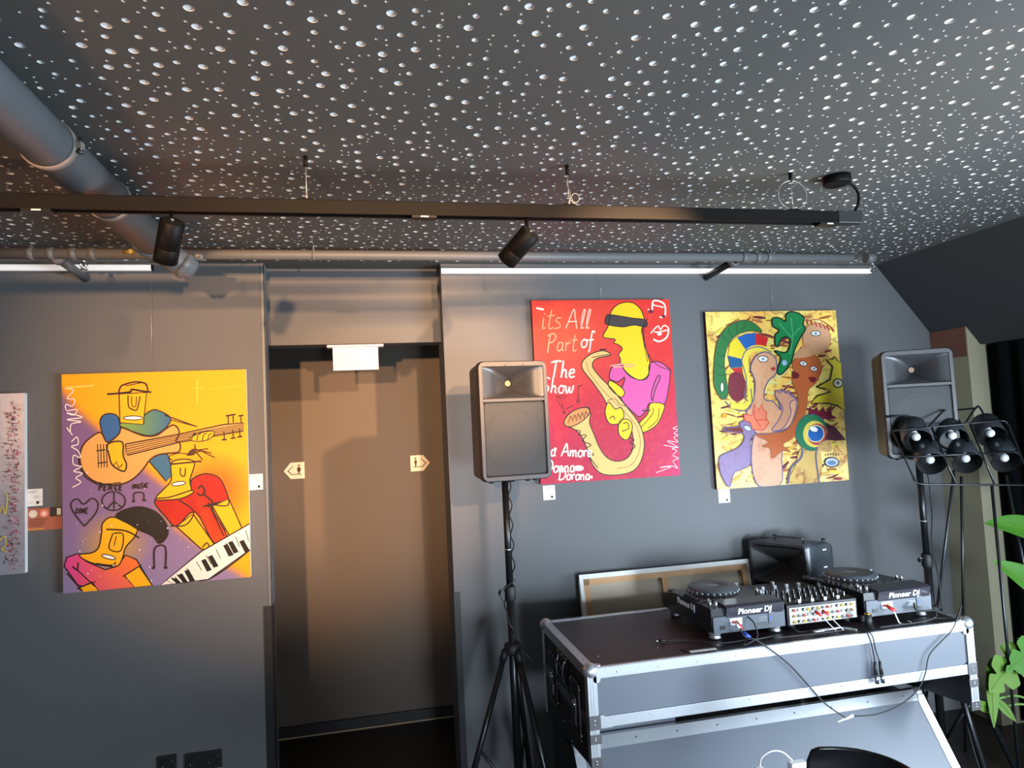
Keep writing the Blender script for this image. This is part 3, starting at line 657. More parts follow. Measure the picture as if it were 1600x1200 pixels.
# ---- flower painting cut by the left frame edge
U0 = lambda x, y: atY(x, y, YF); C0 = [(-330, 622), (38, 617.5), (39.5, 895.5), (-320, 925)]
A = Art(U0, YF, paint_mat('flower_paint', .35, 30, (120, 116, 122)))
A.grid(C0, 16, 30, lambda x, y: mix((222, 200, 192), (140, 138, 146), ss(740-y, 90)*.8), a=.7)
for k in range(420):
    y = random.uniform(626, 888); x = random.gauss(21, 5.5) if k % 3 else random.uniform(-300, 30)
    if x > 34: continue
    a = random.uniform(0, PI); l = random.uniform(1.2, 3.2)
    c = random.choice([(176, 60, 84), (196, 96, 120), (60, 40, 46), (220, 170, 180), (120, 50, 66), (170, 120, 130), (90, 84, 88)])
    A.stroke([(x-l*math.cos(a), y-l*math.sin(a)), (x, y+.6), (x+l*math.cos(a), y+l*math.sin(a))], c, random.uniform(.7, 1.8), taper=True)
A.stroke([(-12, 860), (0, 846), (8, 838), (12, 850), (4, 858), (14, 862)], (220, 190, 70), 1.8).stroke([(2, 800), (6, 790), (10, 803), (14, 778), (11, 770)], (220, 190, 70), 1.6)
canvas('flower_painting', A, C0, 'pale painting with a dark pink flowery band, cut by the left edge', None)

# ---- small cards and flyer on the wall
def flat(name, corners, m, marks, label, cat, group=None):
    """a thin card on the back wall; marks: list of (x0,y0,x1,y1,mat) in card fractions from top left"""
    P = [atY(x, y, WY-.001) for x, y in corners]
    x0 = (P[0].x+P[3].x)/2; x1 = (P[1].x+P[2].x)/2; z1 = (P[0].z+P[1].z)/2; z0 = (P[2].z+P[3].z)/2
    b = MB().box((x0, WY-.003, z0), (x1, WY, z1), m)
    for (a, c, d, e, mm) in marks:
        b.box((x0+(x1-x0)*a, WY-.0034, z1-(z1-z0)*e), (x0+(x1-x0)*d, WY-.003, z1-(z1-z0)*c), mm)
    return tag(obj(name, b), label, cat, group)
CM = [(.14, .12, .7, .15, ink_m), (.14, .2, .6, .225, ink_m), (.5, .42, .85, .44, ink_m), (.5, .5, .8, .52, ink_m), (.14, .78, .45, .8, ink_m), (.64, .72, .8, .88, dark_m), (.84, .74, .94, .76, ink_m)]
flat('label_card', [(40, 764.5), (66, 763.5), (67, 790), (41, 791.5)], card_m, CM, 'white label card beside the pale flower painting at the far left', 'label card', 'label cards beside the paintings')
flat('label_card', [(388, 741.5), (410, 740), (411.5, 764.5), (389.5, 766)], card_m, CM, 'white label card right of the yellow and purple trio painting', 'label card', 'label cards beside the paintings')
flat('label_card', [(847.5, 759), (866.5, 758), (868, 780.5), (849.5, 781.5)], card_m, CM, 'white label card below the red saxophone painting', 'label card', 'label cards beside the paintings')
flat('label_card', [(1121.5, 765), (1139.5, 764.5), (1141, 785), (1123, 786)], card_m, CM, 'white label card below the ochre birds painting', 'label card', 'label cards beside the paintings')
fy = MB(); p0 = atY(41, 795, WY); p1 = atY(97.5, 826, WY)
fo = mat('flyer_orange', (170, 92, 66), .5, noise=.2, scale=30); fk = mat('flyer_dark', (40, 24, 26), .5)
fy.box((p0.x, WY-.003, p1.z), (p1.x, WY, p0.z), fo)
W_ = p1.x-p0.x; H_ = p0.z-p1.z
fy.box((p0.x+W_*.66, WY-.0033, p0.z-H_*.42), (p1.x, WY-.003, p0.z), fk)
for cx, cc in ((.2, (214, 200, 180)), (.5, (226, 130, 110))):
    fy.cyl((p0.x+W_*cx, WY-.0031, p0.z-H_*.25), (p0.x+W_*cx, WY-.0036, p0.z-H_*.25), .016, mat('flyer_disc%d' % int(cx*10), cc, .5), n=20)
    fy.cyl((p0.x+W_*cx, WY-.0036, p0.z-H_*.27), (p0.x+W_*cx, WY-.004, p0.z-H_*.27), .009, mat('flyer_face%d' % int(cx*10), (236, 214, 190) if cx < .3 else (250, 190, 170), .5), n=16)
for k in range(4): fy.box((p0.x+W_*.05, WY-.0034, p0.z-H_*(.52+.09*k)), (p0.x+W_*(.62-.05*k), WY-.003, p0.z-H_*(.5+.09*k)), fk)
fy.box((p0.x+W_*.86, WY-.0037, p0.z-H_*.36), (p0.x+W_*.97, WY-.0033, p0.z-H_*.06), card_m)
fy.box((p0.x+W_*.05, WY-.0034, p1.z+H_*.04), (p0.x+W_*.5, WY-.003, p1.z+H_*.09), mat('flyer_gold', (220, 150, 60), .5))
tag(obj('flyer', fy), 'small orange and dark flyer between the two leftmost paintings', 'flyer')

# ---- restroom arrows in the corridor
def wc(px, py, flip, label, woman):
    c = atY(px, py, 3.995); s_ = -1 if flip else 1; b = MB(); t = thing('restroom_sign', label, 'sign', (c.x, 3.99, c.z-.045), 'restroom arrow signs')
    w_ = .055; h_ = .045
    def P(x, z, k=0): return (c.x+s_*x, 3.994-.0004*k, c.z+z)
    b.prism([P(-w_, 0), P(-.018, h_), P(w_, h_), P(w_, -h_), P(-.018, -h_)], (0, .006, 0), sign_m)
    obj('sign_plate', b, t)
    g = MB(); dk = mat('sign_brown', (70, 36, 16), .6)
    g.prism([P(-.006, .026, 1), P(-.001, .026, 1), P(-.029, .0, 1), P(-.012, -.0185, 1), P(.04, -.0185, 1), P(.04, -.0225, 1), P(-.014, -.0225, 1), P(-.036, 0, 1)], (0, .0008, 0), dk)
    g.cyl(P(.026, .027, 2), P(.026, .027, 0), .0055, dk, n=14)
    if woman: body = [(.018, .018), (.034, .018), (.036, .004), (.032, -.004), (.033, -.008), (.028, -.008), (.028, -.019), (.022, -.019), (.022, -.008), (.019, -.008), (.018, -.004), (.016, .004)]
    else: body = [(.019, .018), (.033, .018), (.033, -.002), (.030, -.002), (.029, -.019), (.022, -.019), (.022, -.002), (.019, -.002)]
    g.prism([P(x, z, 2) for x, z in body], (0, .0008, 0), dk)
    obj('pictogram', g, t)
wc(459.5, 735.5, False, 'cream restroom arrow sign pointing left in the corridor', True)
wc(656.5, 723.5, True, 'cream restroom arrow sign pointing right in the corridor', False)
# ---- exit sign
t = thing('exit_sign', 'lit white exit sign panel hanging under the door header', 'exit sign', (-.03, 3.34, 1.9))
b = MB().box((-.162, 3.315, 2.019), (.101, 3.365, 2.033), mat('exit_housing', (170, 168, 165), .35, metal=.4), bev=.003); obj('housing', b, t)
obj('light_panel', MB().box((-.136, 3.336, 1.912), (.075, 3.344, 2.02), exit_m, bev=.001), t)
obj('led_strip', MB().box((-.134, 3.331, 2.012), (.073, 3.3355, 2.0185), exitled_m), t)
# ---- sockets
def socket(px, py, n, label, grp):
    c = atY(px, py, WY); t = thing('wall_socket', label, 'socket', (c.x, WY, c.z-.04), grp)
    w_ = .036*n
    obj('frame', MB().box((c.x-w_, WY-.009, c.z-.036), (c.x+w_, WY, c.z+.036), black_m, bev=.003), t)
    for k in range(n):
        x = c.x-w_+.036+.072*k
        obj('insert', MB().lathe([(.022, .0), (.022, .011), (.019, .011), (.018, .003), (0, .003)], (x, WY-.0, c.z), (0, -1, 0), metalb_m, caps=False).cyl((x-.008, WY-.0035, c.z), (x-.008, WY-.006, c.z), .0025, chrome_m, n=8).cyl((x+.008, WY-.0035, c.z), (x+.008, WY-.006, c.z), .0025, chrome_m, n=8), t)
socket(262, 1193, 1, 'single black wall socket low on the left wall', 'black wall sockets')
socket(319, 1187, 2, 'double black wall socket low on the left wall near the doorway', 'black wall sockets')

# ================================================================== TRACK LIGHT
TY = 1.96
t = thing('track_rail', 'long black lighting track hanging on thin wires under the ceiling', 'track rail', (0, TY, 2.22))
P = [atY(0, 316, TY), atY(1338, 343, TY)]
def track_z(x): return 2.242 + (x-0)*.0006
b = MB()
x1_ = 1.605
b.box((-2.2, TY-.017, 2.226), (x1_-.06, TY+.017, 2.262), trackb_m, bev=.002).box((-2.2, TY-.019, 2.222), (x1_-.06, TY-.012, 2.228), trackb_m).box((-2.2, TY+.012, 2.222), (x1_-.06, TY+.019, 2.228), trackb_m)
obj('track', b, t)
obj('end_feed', MB().box((x1_-.06, TY-.0185, 2.222), (x1_+.03, TY+.0185, 2.263), mat('feed_black', (30, 32, 34), .4), bev=.002), t)
for px, lab in ((60, 0), (662, 1), (1290, 2)):
    p = atY(px, 330, TY); obj('adapter', MB().box((p.x-.035, TY-.0165, 2.216), (p.x+.035, TY+.0165, 2.224), metalb_m).box((p.x-.01, TY-.0172, 2.2165), (p.x+.012, TY-.0165, 2.2205), adap_m), t)
for i, X in enumerate((-.137, .628, 1.39)):
    c = obj('suspension_wire', MB().cyl((X, TY, 2.262), (X, TY, 2.37), .0012, wire_m, n=6).cyl((X, TY, 2.262), (X, TY, 2.285), .003, wire_m, n=8), t)
    obj('ceiling_anchor', MB().cyl((X, TY, 2.36), (X, TY, CZ), .006, trackb_m, n=12), c)
    obj('track_clip', MB().box((X-.02, TY-.013, 2.259), (X+.02, TY+.013, 2.267), trackb_m, bev=.002), c)
cX = 1.39
obj('wire_coil', MB().tube([(cX+.052*math.cos(a)+.0, TY-.004, 2.315+.048*math.sin(a)) for a in [2*PI*k/36 for k in range(36)]], .0012, wire_m, 6, closed=True), t)
cX = .628
obj('wire_coil', MB().tube(catmull([(cX, TY, 2.262), (cX+.004, TY-.005, 2.30), (cX-.003, TY, 2.33), (cX-.001, TY, 2.345)], 5), .0012, wire_m, 6).tube([(cX+.02+.012*math.cos(a), TY-.004, 2.288+.014*math.sin(a)) for a in [2*PI*k/24 for k in range(24)]], .001, wire_m, 6, closed=True).tube(catmull([(cX+.004, TY-.002, 2.282), (cX+.014, TY-.003, 2.272), (cX+.026, TY-.004, 2.268)], 4), .0012, wire_m, 6), t)
t = thing('ceiling_canopy', 'round black power canopy on the ceiling with a cord down to the track', 'canopy', (1.575, 1.97, CZ))
obj('canopy_disc', MB().lathe([(.042, -.028), (.044, -.026), (.044, 0)], (1.575, 1.975, CZ), (0, 0, 1), trackb_m, n=32), t)
obj('cord', MB().tube(catmull([(1.60, 1.972, 2.364), (1.625, 1.97, 2.362), (1.645, 1.967, 2.335), (1.64, 1.963, 2.295), (1.617, TY, 2.262)], 8), .0045, trackb_m, 10), t)
def track_spot(rear, front, stemtop, label):
    rear = Vector(rear); front = Vector(front); ax = (front-rear).normalized(); L = .118; front = rear+ax*L
    t = thing('track_spotlight', label, 'spotlight', (stemtop[0], stemtop[1], stemtop[2]), 'black track spotlights')
    b = MB(); r = .031
    b.lathe([(r-.003, 0), (r, .003), (r, L*.62), (r-.0008, L*.63), (r-.0008, L*.645), (r, L*.655), (r, L-.002), (r-.004, L), (r-.006, L-.02), (0, L-.025)], rear, ax, trackb_m, n=32, caps=False)
    obj('housing', b, t)
    f = MB(); q = ax.to_track_quat('Z', 'Y')
    f.cyl(rear+ax*.004, rear+ax*.008, r-.003, rubber_m, n=24)
    for k in range(-4, 5):
        h = math.sqrt((r-.004)**2-(k*.006)**2); a0 = q @ Vector((k*.006-.0012, -h, 0)); a1 = q @ Vector((k*.006+.0012, -h, 0)); a2 = q @ Vector((k*.006+.0012, h, 0)); a3 = q @ Vector((k*.006-.0012, h, 0))
        f.prism([rear+a0, rear+a1, rear+a2, rear+a3], ax*.007, dchrome_m)
    obj('heat_fins', f, t)
    s_ = Vector(stemtop); jr = rear+ax*.018
    obj('stem', MB().cyl(s_, (s_.x, s_.y, jr.z+.0), .005, trackb_m, n=12).ball((s_.x, s_.y, jr.z), .009, trackb_m).tube([(s_.x, s_.y, jr.z), jr], .006, trackb_m), t)
    obj('joint_pin', MB().ball(rear+(s_-rear).normalized()*.006, .006, dchrome_m), t)
track_spot((-.478, 1.93, 2.190), (-.508, 1.982, 2.11), (-.489, TY, 2.224), 'black cylindrical spotlight hanging from the track in front of the large pipe')
track_spot((.497, 1.93, 2.172), (.43, 2.0, 2.10), (.492, TY, 2.224), 'black cylindrical spotlight on the track above the doorway and loudspeaker')

# ================================================================== PIPES
PX = -.712; PZ = 2.326; PR = .058
t = thing('large_pipe', 'thick grey drain pipe under the ceiling on the left', 'pipe', (PX, 1.5, PZ-PR))
obj('pipe_tube', MB().cyl((PX, -1.5, PZ), (PX, 2.62, PZ), PR, pipe_m, n=40), t)
for px, py in ((75, 195), (170, 290)):
    Y = atX(px, py, PX).y
    c = obj('pipe_clamp', MB().lathe([(PR+.001, -.013), (PR+.004, -.013), (PR+.005, 0), (PR+.004, .013), (PR+.001, .013)], (PX, Y, PZ), (0, 1, 0), clamp_m, n=36, caps=False).box((PX-PR-.016, Y-.011, PZ-.008), (PX-PR, Y+.011, PZ+.008), clamp_m, bev=.002).box((PX+PR, Y-.011, PZ-.008), (PX+PR+.018, Y+.011, PZ+.008), clamp_m, bev=.003), t)
    obj('clamp_bolt', MB().cyl((PX+PR+.011, Y, PZ-.016), (PX+PR+.011, Y, PZ+.02), .004, dchrome_m, n=10).cyl((PX+PR+.011, Y, PZ-.02), (PX+PR+.011, Y, PZ-.014), .007, dchrome_m, n=6), c)
    obj('hanger_rod', MB().cyl((PX, Y, PZ+PR), (PX, Y, CZ), .005, dchrome_m, n=10), c)
e = MB(); e.lathe([(PR+.002, 0), (PR+.008, .004), (PR+.008, .035), (PR+.003, .045), (PR+.003, .07)], (PX, 2.58, PZ), (0, 1, 0), pipe_m, n=36)
path = [(PX, 2.62, PZ), (PX+.006, 2.68, PZ-.008), (PX+.03, 2.72, PZ-.03), (PX+.07, 2.745, PZ-.055)]
e.tube(catmull(path, 6), .048, pipe_m, 24)
obj('elbow', e, t)
e = MB(); ax = Vector((.8, .25, -.5)).normalized(); o_ = Vector((PX+.065, 2.74, PZ-.052))
e.lathe([(.046, 0), (.052, .004), (.052, .02), (.042, .026), (.036, .045), (.02, .052), (0, .052)], o_, ax, pipe_m, n=28)
obj('end_cap', e, t)
e = MB().box(o_+Vector((.045, -.02, .012)), o_+Vector((.075, .012, .034)), pipe_m, bev=.005).cyl(o_+Vector((.06, -.022, .024)), o_+Vector((.06, -.03, .024)), .007, dchrome_m, n=8)
obj('coupling_bolt', e, t)
# small pipe along the wall
SY = 2.9; SZ = 2.352; SR = .0205
t = thing('small_pipe', 'thin grey pipe running along the top of the back wall', 'pipe', (0, SY, SZ-SR))
obj('pipe_tube', MB().cyl((-2.3, SY, SZ), (2.36, SY, SZ), SR, spipe_m, n=24), t)
for px in (48, 80, 115, 145, 1162, 1183, 1200, 1358):
    X = atY(px, 400, SY).x; wd = .012 if px < 1300 else .02
    obj('coupling', MB().lathe([(SR, -wd), (SR+.004, -wd), (SR+.004, wd), (SR, wd)], (X, SY, SZ), (1, 0, 0), spipe_m, n=24), t)
for X, Yend in ((-1.137, WY), (1.737, WY)):
    b = MB().cyl((X, SY, SZ-.01), (X, Yend, SZ-.028), .017, spipe_m if X < 0 else metalb_m, n=20).lathe([(.02, 0), (.024, .005), (.024, .03), (.019, .035)], (X, SY+.01, SZ-.011), (0, 1, -.05), spipe_m, n=20)
    obj('branch_pipe', b, t)
for px in (490, 1203):
    X = atY(px, 390, SY).x
    obj('pipe_bracket', MB().box((X-.002, SY-.009, SZ+SR-.002), (X+.002, SY+.009, CZ), spipe_m).lathe([(SR+.0005, -.006), (SR+.003, -.006), (SR+.003, .006), (SR+.0005, .006)], (X, SY, SZ), (1, 0, 0), spipe_m, n=24), t)
for px in (131, 1363):
    X = atY(px, 415, SY).x
    obj('sprinkler_head', MB().cyl((X, SY, SZ-SR+.004), (X, SY, SZ-.038), .008, chrome_m, n=12).tube(catmull([(X-.008, SY, SZ-.036), (X-.013, SY, SZ-.048), (X, SY, SZ-.06)], 4), .0022, chrome_m, 6).tube(catmull([(X+.008, SY, SZ-.036), (X+.013, SY, SZ-.048), (X, SY, SZ-.06)], 4), .0022, chrome_m, 6).cyl((X, SY, SZ-.06), (X, SY, SZ-.0625), .014, chrome_m, n=16).ball((X, SY, SZ-.046), .005, dchrome_m), t)
X = atY(203, 397, SY).x
obj('valve', MB().cyl((X-.02, SY-.02, SZ+.004), (X+.025, SY-.02, SZ+.004), .008, brass_m, n=12).box((X+.002, SY-.03, SZ-.006), (X+.02, SY-.012, SZ+.014), brass_m, bev=.003), t)

# ================================================================== LOUDSPEAKERS
def rrect(w_, h_, r, y, cz, n=5, cx=0):
    out = []
    for (sx, sz, a0) in ((1, 1, 0), (-1, 1, PI/2), (-1, -1, PI), (1, -1, 3*PI/2)):
        for k in range(n+1):
            a = a0+PI/2*k/n; out.append(Vector((cx+sx*(w_/2-r)+r*math.cos(a), y, cz+sz*(h_/2-r)+r*math.sin(a))))
    return out
def make_speaker(label):
    W, H, DP = .284, .466, .25
    t = thing('loudspeaker', label, 'loudspeaker', (0, 0, 0), 'black loudspeakers')
    cz = H/2+.012; yf = -DP/2
    b = MB()
    b.loft([rrect(W-.012, H-.012, .02, yf-.004, cz), rrect(W, H, .024, yf+.006, cz), rrect(W, H, .024, yf+.03, cz), rrect(W-.004, H-.004, .024, yf+.034, cz), rrect(W-.03, H-.012, .024, yf+DP*.75, cz), rrect(W-.09, H-.05, .03, yf+DP, cz)], spkside_m, cap1=True)
    obj('cabinet', b, t)
    # bezel ring with two openings
    z_mid = .312+.012; ow = W-.036; hz0, hz1 = z_mid+.008, H+.012-.022; gz0, gz1 = .012+.02, z_mid-.006
    m = MB()
    oc = H/2+.012; icz = (gz0+hz1)/2; ih = hz1-gz0
    m.loft([rrect(W-.002, H-.002, .026, yf+.012, oc), rrect(W-.002, H-.002, .026, yf-.003, oc), rrect(W-.008, H-.008, .024, yf-.008, oc), rrect(ow+.002, ih+.002, .007, yf-.008, icz), rrect(ow, ih, .006, yf-.005, icz), rrect(ow, ih, .006, yf+.012, icz)], spk_m, smooth=False)
    m.box((-ow/2-.001, yf-.0078, gz1), (ow/2+.001, yf+.012, hz0), spk_m, bev=.002)
    obj('front_bezel', m, t)
    # horn
    hc = (hz0+hz1)/2; hh = hz1-hz0; R = []
    for k in range(11):
        s_ = k/10; e_ = s_**.55
        w_ = ow*(1-e_)+.03*e_; h_ = hh*(1-s_**.9)+.03*s_**.9
        q = rrect(w_, h_, min(w_, h_)*(.08+.4*s_), yf-.004+.075*s_, hc); R.append(q)
    h = obj('horn', MB().loft(R, horn_m), t)
    obj('throat', MB().cyl((0, yf+.0705, hc), (0, yf+.085, hc), .012, mat('throat', (96, 78, 62), .4, metal=.5), n=20), h)
    for x in (-.03, .04): obj('screw', MB().cyl((x, yf-.0085, hz1+.004), (x, yf-.006, hz1+.004), .003, rubber_m, n=8), t)
    # woofer behind a perforated grille
    gc = (gz0+gz1)/2; R2 = ow/2-.006
    obj('woofer', MB().lathe([(R2, 0), (R2-.003, -.004), (R2-.012, -.004), (R2-.018, .004), (.05, .035), (.045, .03), (.03, .022), (0, .018)], (0, yf+.012, gc), (0, 1, 0), spcone_m, n=40).box((-ow/2, yf+.047, gz0), (ow/2, yf+.05, gz1), rubber_m), t)
    g = obj('grille', MB().loft([rrect(ow-.004, gz1-gz0-.004, .012, yf+.001, gc), rrect(ow-.008, gz1-gz0-.008, .011, yf-.002, gc)], grille_m, cap1=True), t)
    obj('grille_trim', MB().tube(rrect(ow-.003, gz1-gz0-.003, .012, yf-.001, gc), .0018, rubber_m, 6, closed=True), g)
    obj('pole_socket', MB().cyl((0, 0, .0), (0, 0, .02), .026, rubber_m, n=20), t)
    for x in (-.09, .06, .09): obj('foot', MB().cyl((x, -.07, .004), (x, -.07, .016), .009, rubber_m, n=10), t)
    return t
def make_stand(label, hub_z, top_z, angs, rad):
    t = thing('speaker_stand', label, 'speaker stand', (0, 0, 0), 'black tripod speaker stands')
    obj('lower_pole', MB().cyl((0, 0, .14), (0, 0, hub_z+.24), .0165, metalb_m, n=20), t)
    obj('upper_pole', MB().cyl((0, 0, hub_z+.2), (0, 0, top_z), .0135, metalb_m, n=20).cyl((0, 0, hub_z+.38), (0, 0, hub_z+.385), .0142, alu_m, n=20), t)
    obj('collar', MB().lathe([(.018, 0), (.022, .005), (.022, .055), (.018, .06)], (0, 0, hub_z+.18), (0, 0, 1), rubber_m, n=20).cyl((-.018, 0, hub_z+.22), (-.045, -.005, hub_z+.225), .004, dchrome_m, n=8).cyl((-.04, -.005, hub_z+.215), (-.046, -.006, hub_z+.215), .009, rubber_m, n=10), t)
    obj('hub', MB().lathe([(.02, -.03), (.03, -.026), (.034, -.02), (.034, .012), (.02, .02)], (0, 0, hub_z), (0, 0, 1), rubber_m, n=20), t)
    obj('lower_collar', MB().cyl((0, 0, .15), (0, 0, .18), .022, rubber_m, n=16), t)
    for a in angs:
        d = Vector((math.cos(math.radians(a)), math.sin(math.radians(a)), 0)); p = Vector((0, 0, hub_z-.008))+d*.03; q = d*rad+Vector((0, 0, .012))
        l = obj('leg', MB().cyl(p, q, .0115, metalb_m, n=12).cyl(p-Vector((0, 0, .0))+d*0, p+(q-p)*.06, .015, rubber_m, n=12), t)
        obj('rubber_foot', MB().ball(q+Vector((0, 0, .003)), .0149, rubber_m), l)
        mid = p+(q-p)*.5
        obj('brace', MB().cyl(mid, Vector((0, 0, .165))+d*.02, .0055, metalb_m, n=8), t)
    return t
sp1 = make_speaker('black loudspeaker on a tripod stand between the doorway and the red painting')
st1 = make_stand('black tripod stand carrying the loudspeaker beside the doorway', .735, 1.387, (187, 67, 294), .28)
sp1.location = (.56, 2.745, 1.386); sp1.rotation_euler.z = math.radians(5)
st1.location = (.545, 2.745, 0)
# cable wound round the stand
cab = MB(); q = []
for k in range(60):
    s_ = k/59; z = 1.39-.66*s_; rr = .02+.006*math.sin(k*.9); a = -.6+2*PI*1.1*max(0, s_-.5)*2
    q.append((.545+rr*math.cos(a), 2.745+rr*math.sin(a), z))
q = [(.575, 2.74, 1.392)]+q+[(.60, 2.73, .70), (.63, 2.73, .66)]
cab.tube(catmull(q, 2), .003, rubber_m, 6)
cab.tube(catmull([(.565, 2.72, 1.0), (.50, 2.70, .965), (.505, 2.70, .93), (.52, 2.71, .92)], 6), .0022, rubber_m, 6)
tag(obj('speaker_cable', cab), 'black cable twisted down the pole of the stand beside the doorway', 'cable')
sp2 = dup(sp1); sp2['label'] = 'black loudspeaker on a stand in the dark right corner behind the wire lamp rack'
sp2.location = (2.378, 2.63, 1.377); sp2.rotation_euler.z = math.radians(-25)
st2 = make_stand('black tripod stand in the right corner behind the flight case', .72, 1.377, (75, -20, 262), .29)
st2.location = (2.41, 2.645, 0)
q = [(2.42, 2.63, 1.385), (2.435, 2.625, 1.3), (2.44, 2.625, 1.15), (2.43, 2.63, 1.0), (2.44, 2.62, .85), (2.445, 2.62, .72), (2.47, 2.6, .4), (2.5, 2.55, .05), (2.55, 2.5, .006)]
tag(obj('speaker_cable', MB().tube(catmull(q, 6), .0035, rubber_m, 6)), 'black cable hanging down the stand in the dark right corner', 'cable')
# floor monitor speaker on a plinth behind the decks
mt = thing('monitor_speaker', 'black monitor speaker turned left behind the mixer', 'loudspeaker', (2.03, 3.0, .55))
n0 = Vector((1.972, 2.868, 0)); dl = atZ(1170, 843, 1.0)-n0; dl.z = 0; dl.normalize(); dr = Vector((-dl.y, dl.x, 0))*-1
if dr.x < 0: dr = -dr
dr = atZ(1305, 843, 1.0)-n0; dr.z = 0; dr.normalize()
def LP(a, c, z): return n0+dl*a+dr*c+Vector((0, 0, z))
b = MB(); WL = .295; DR = .2
def mr(c, ins, z0=.55, z1=1.0): 
    out = []; w_ = WL-2*ins; h_ = z1-z0-2*ins; r = .022
    for (sx, sz, a0) in ((1, 1, 0), (-1, 1, PI/2), (-1, -1, PI), (1, -1, 3*PI/2)):
        for k in range(5):
            a = a0+PI/2*k/4; out.append(LP(WL/2+sx*(w_/2-r)+r*math.cos(a), c, (z0+z1)/2+sz*(h_/2-r)+r*math.sin(a)))
    return out
b.loft([mr(0, .008), mr(.01, 0), mr(.05, 0), mr(.054, .004), mr(DR*.8, .006), mr(DR, .018)], mat('monitor_plastic', (60, 64, 70), .3), cap1=True)
obj('cabinet', b, mt)
fr = []
for (ins, c) in ((.008, -.0005), (.02, -.002), (.022, .006)): fr.append(mr(c, ins))
obj('front_rim', MB().loft(fr, spk_m), mt)
hn = []
for k in range(9):
    s_ = k/8; q_ = mr(.006, .022, .78, .995); c0 = LP(WL*.62, .085, .88)
    hn.append([v.lerp(c0, s_**.7*.9)+dr*(.075*s_*.15) for v in q_])
obj('horn', MB().loft(hn, spk_m, cap1=True), mt)
obj('grille', MB().loft([mr(.006, .022, .55, .80), mr(.004, .024, .55, .80)], grille_m, cap1=True).loft([mr(.012, .022, .55, .80), mr(.013, .03, .55, .80)], rubber_m, cap1=True), mt)
obj('handle', MB().tube([LP(.08, .09, 1.0), LP(.08, .09, 1.012), LP(.22, .09, 1.012), LP(.22, .09, 1.0)], .005, dchrome_m), mt)
for (a, c) in ((.03, .03), (.27, .03), (.03, .16), (.27, .16)): obj('corner_foot', MB().cyl(LP(a, c, .998), LP(a, c, 1.008), .009, rubber_m, n=12), mt)
for z in (.88, .96): obj('side_label', MB().prism([LP(-.0005, .045+.06, z), LP(-.0005, .045+.085, z), LP(-.0005, .045+.085, z+.006), LP(-.0005, .045+.06, z+.006)], -dl*.0005, card_m), mt)
tag(obj('plinth', MB().prism([LP(.02, .01, 0), LP(.28, .01, 0), LP(.28, .17, 0), LP(.02, .17, 0)], (0, 0, .55), lamb_m)), 'black plinth under the monitor speaker behind the flight case', 'plinth')

# ================================================================== FLIGHT CASE TABLE
X0, X1, Y0, Y1, ZT = .69, 2.205, 2.233, 2.83, .797
RW = .036
t = thing('flight_case', 'large brown and grey flight case with aluminium edges carrying the DJ decks', 'flight case', ((X0+X1)/2, (Y0+Y1)/2, .42))
obj('top_panel', MB().box((X0+.004, Y0+.004, ZT-.012), (X1-.004, Y1-.004, ZT-.002), lam_top_m), t)
obj('front_panel', MB().box((X0+.006, Y0+.003, .615), (X1-.006, Y0+.012, ZT-.008), lam_m), t)
obj('back_panel', MB().box((X0+.006, Y1-.012, .48), (X1-.006, Y1-.003, ZT-.008), lamb_m), t)
ZN, ZF = .478, .42
for X in (X0, X1-.010):
    obj('side_panel', MB().prism([(X+.001, Y0+.004, ZT-.008), (X+.001, Y1-.004, ZT-.008), (X+.001, Y1-.004, ZF), (X+.001, Y0+.004, ZN)], (.008, 0, 0), lamb_m), t)
def rivets(b, p, q, n, d, r=.0032):
    p = Vector(p); q = Vector(q)
    for k in range(n): b.ball(p+(q-p)*((k+.5)/n), r, chrome_m, n=8, sc=(1-.5*abs(d[0]), 1-.5*abs(d[1]), 1-.5*abs(d[2])))
# angle profiles along each edge
b = MB(); b.box((X0, Y0-.002, ZT-RW), (X1, Y0+.001, ZT), alu_m, bev=.001).box((X0, Y0-.002, ZT-.003), (X1, Y0+.012, ZT+.001), alu_m, bev=.001)
rivets(b, (X0+.03, Y0-.002, ZT-.02), (X1-.03, Y0-.002, ZT-.02), 10, (0, 1, 0)); obj('edge_rail', b, t)
b = MB(); b.box((X0, Y1-.001, ZT-RW), (X1, Y1+.002, ZT), alu_m, bev=.001).box((X0, Y1-.022, ZT-.003), (X1, Y1+.002, ZT+.001), alu_m, bev=.001)
rivets(b, (X0+.05, Y1-.012, ZT+.001), (X1-.03, Y1-.012, ZT+.001), 10, (0, 0, 1)); obj('edge_rail', b, t)
for X, s_ in ((X0, -1), (X1, 1)):
    b = MB(); b.box((min(X+s_*.002, X-s_*.001), Y0, ZT-RW), (max(X+s_*.002, X-s_*.001), Y1, ZT), alu_m, bev=.001).box((min(X+s_*.002, X-s_*.03), Y0, ZT-.003), (max(X+s_*.002, X-s_*.03), Y1, ZT+.001), alu_m, bev=.001)
    rivets(b, (X-s_*.014, Y0+.03, ZT+.001), (X-s_*.014, Y1-.03, ZT+.001), 5, (0, 0, 1)); obj('edge_rail', b, t)
    b = MB(); b.box((min(X+s_*.003, X-s_*.001), Y0, .600), (max(X+s_*.003, X-s_*.001), Y1, .638), dchrome_m, bev=.001); obj('side_band', b, t)
b = MB(); b.box((X0, Y0-.003, .603), (X1, Y0+.002, .638), alu_m, bev=.001)
rivets(b, (X0+.03, Y0-.003, .628), (X1-.03, Y0-.003, .628), 4, (0, 1, 0)); obj('edge_rail', b, t)
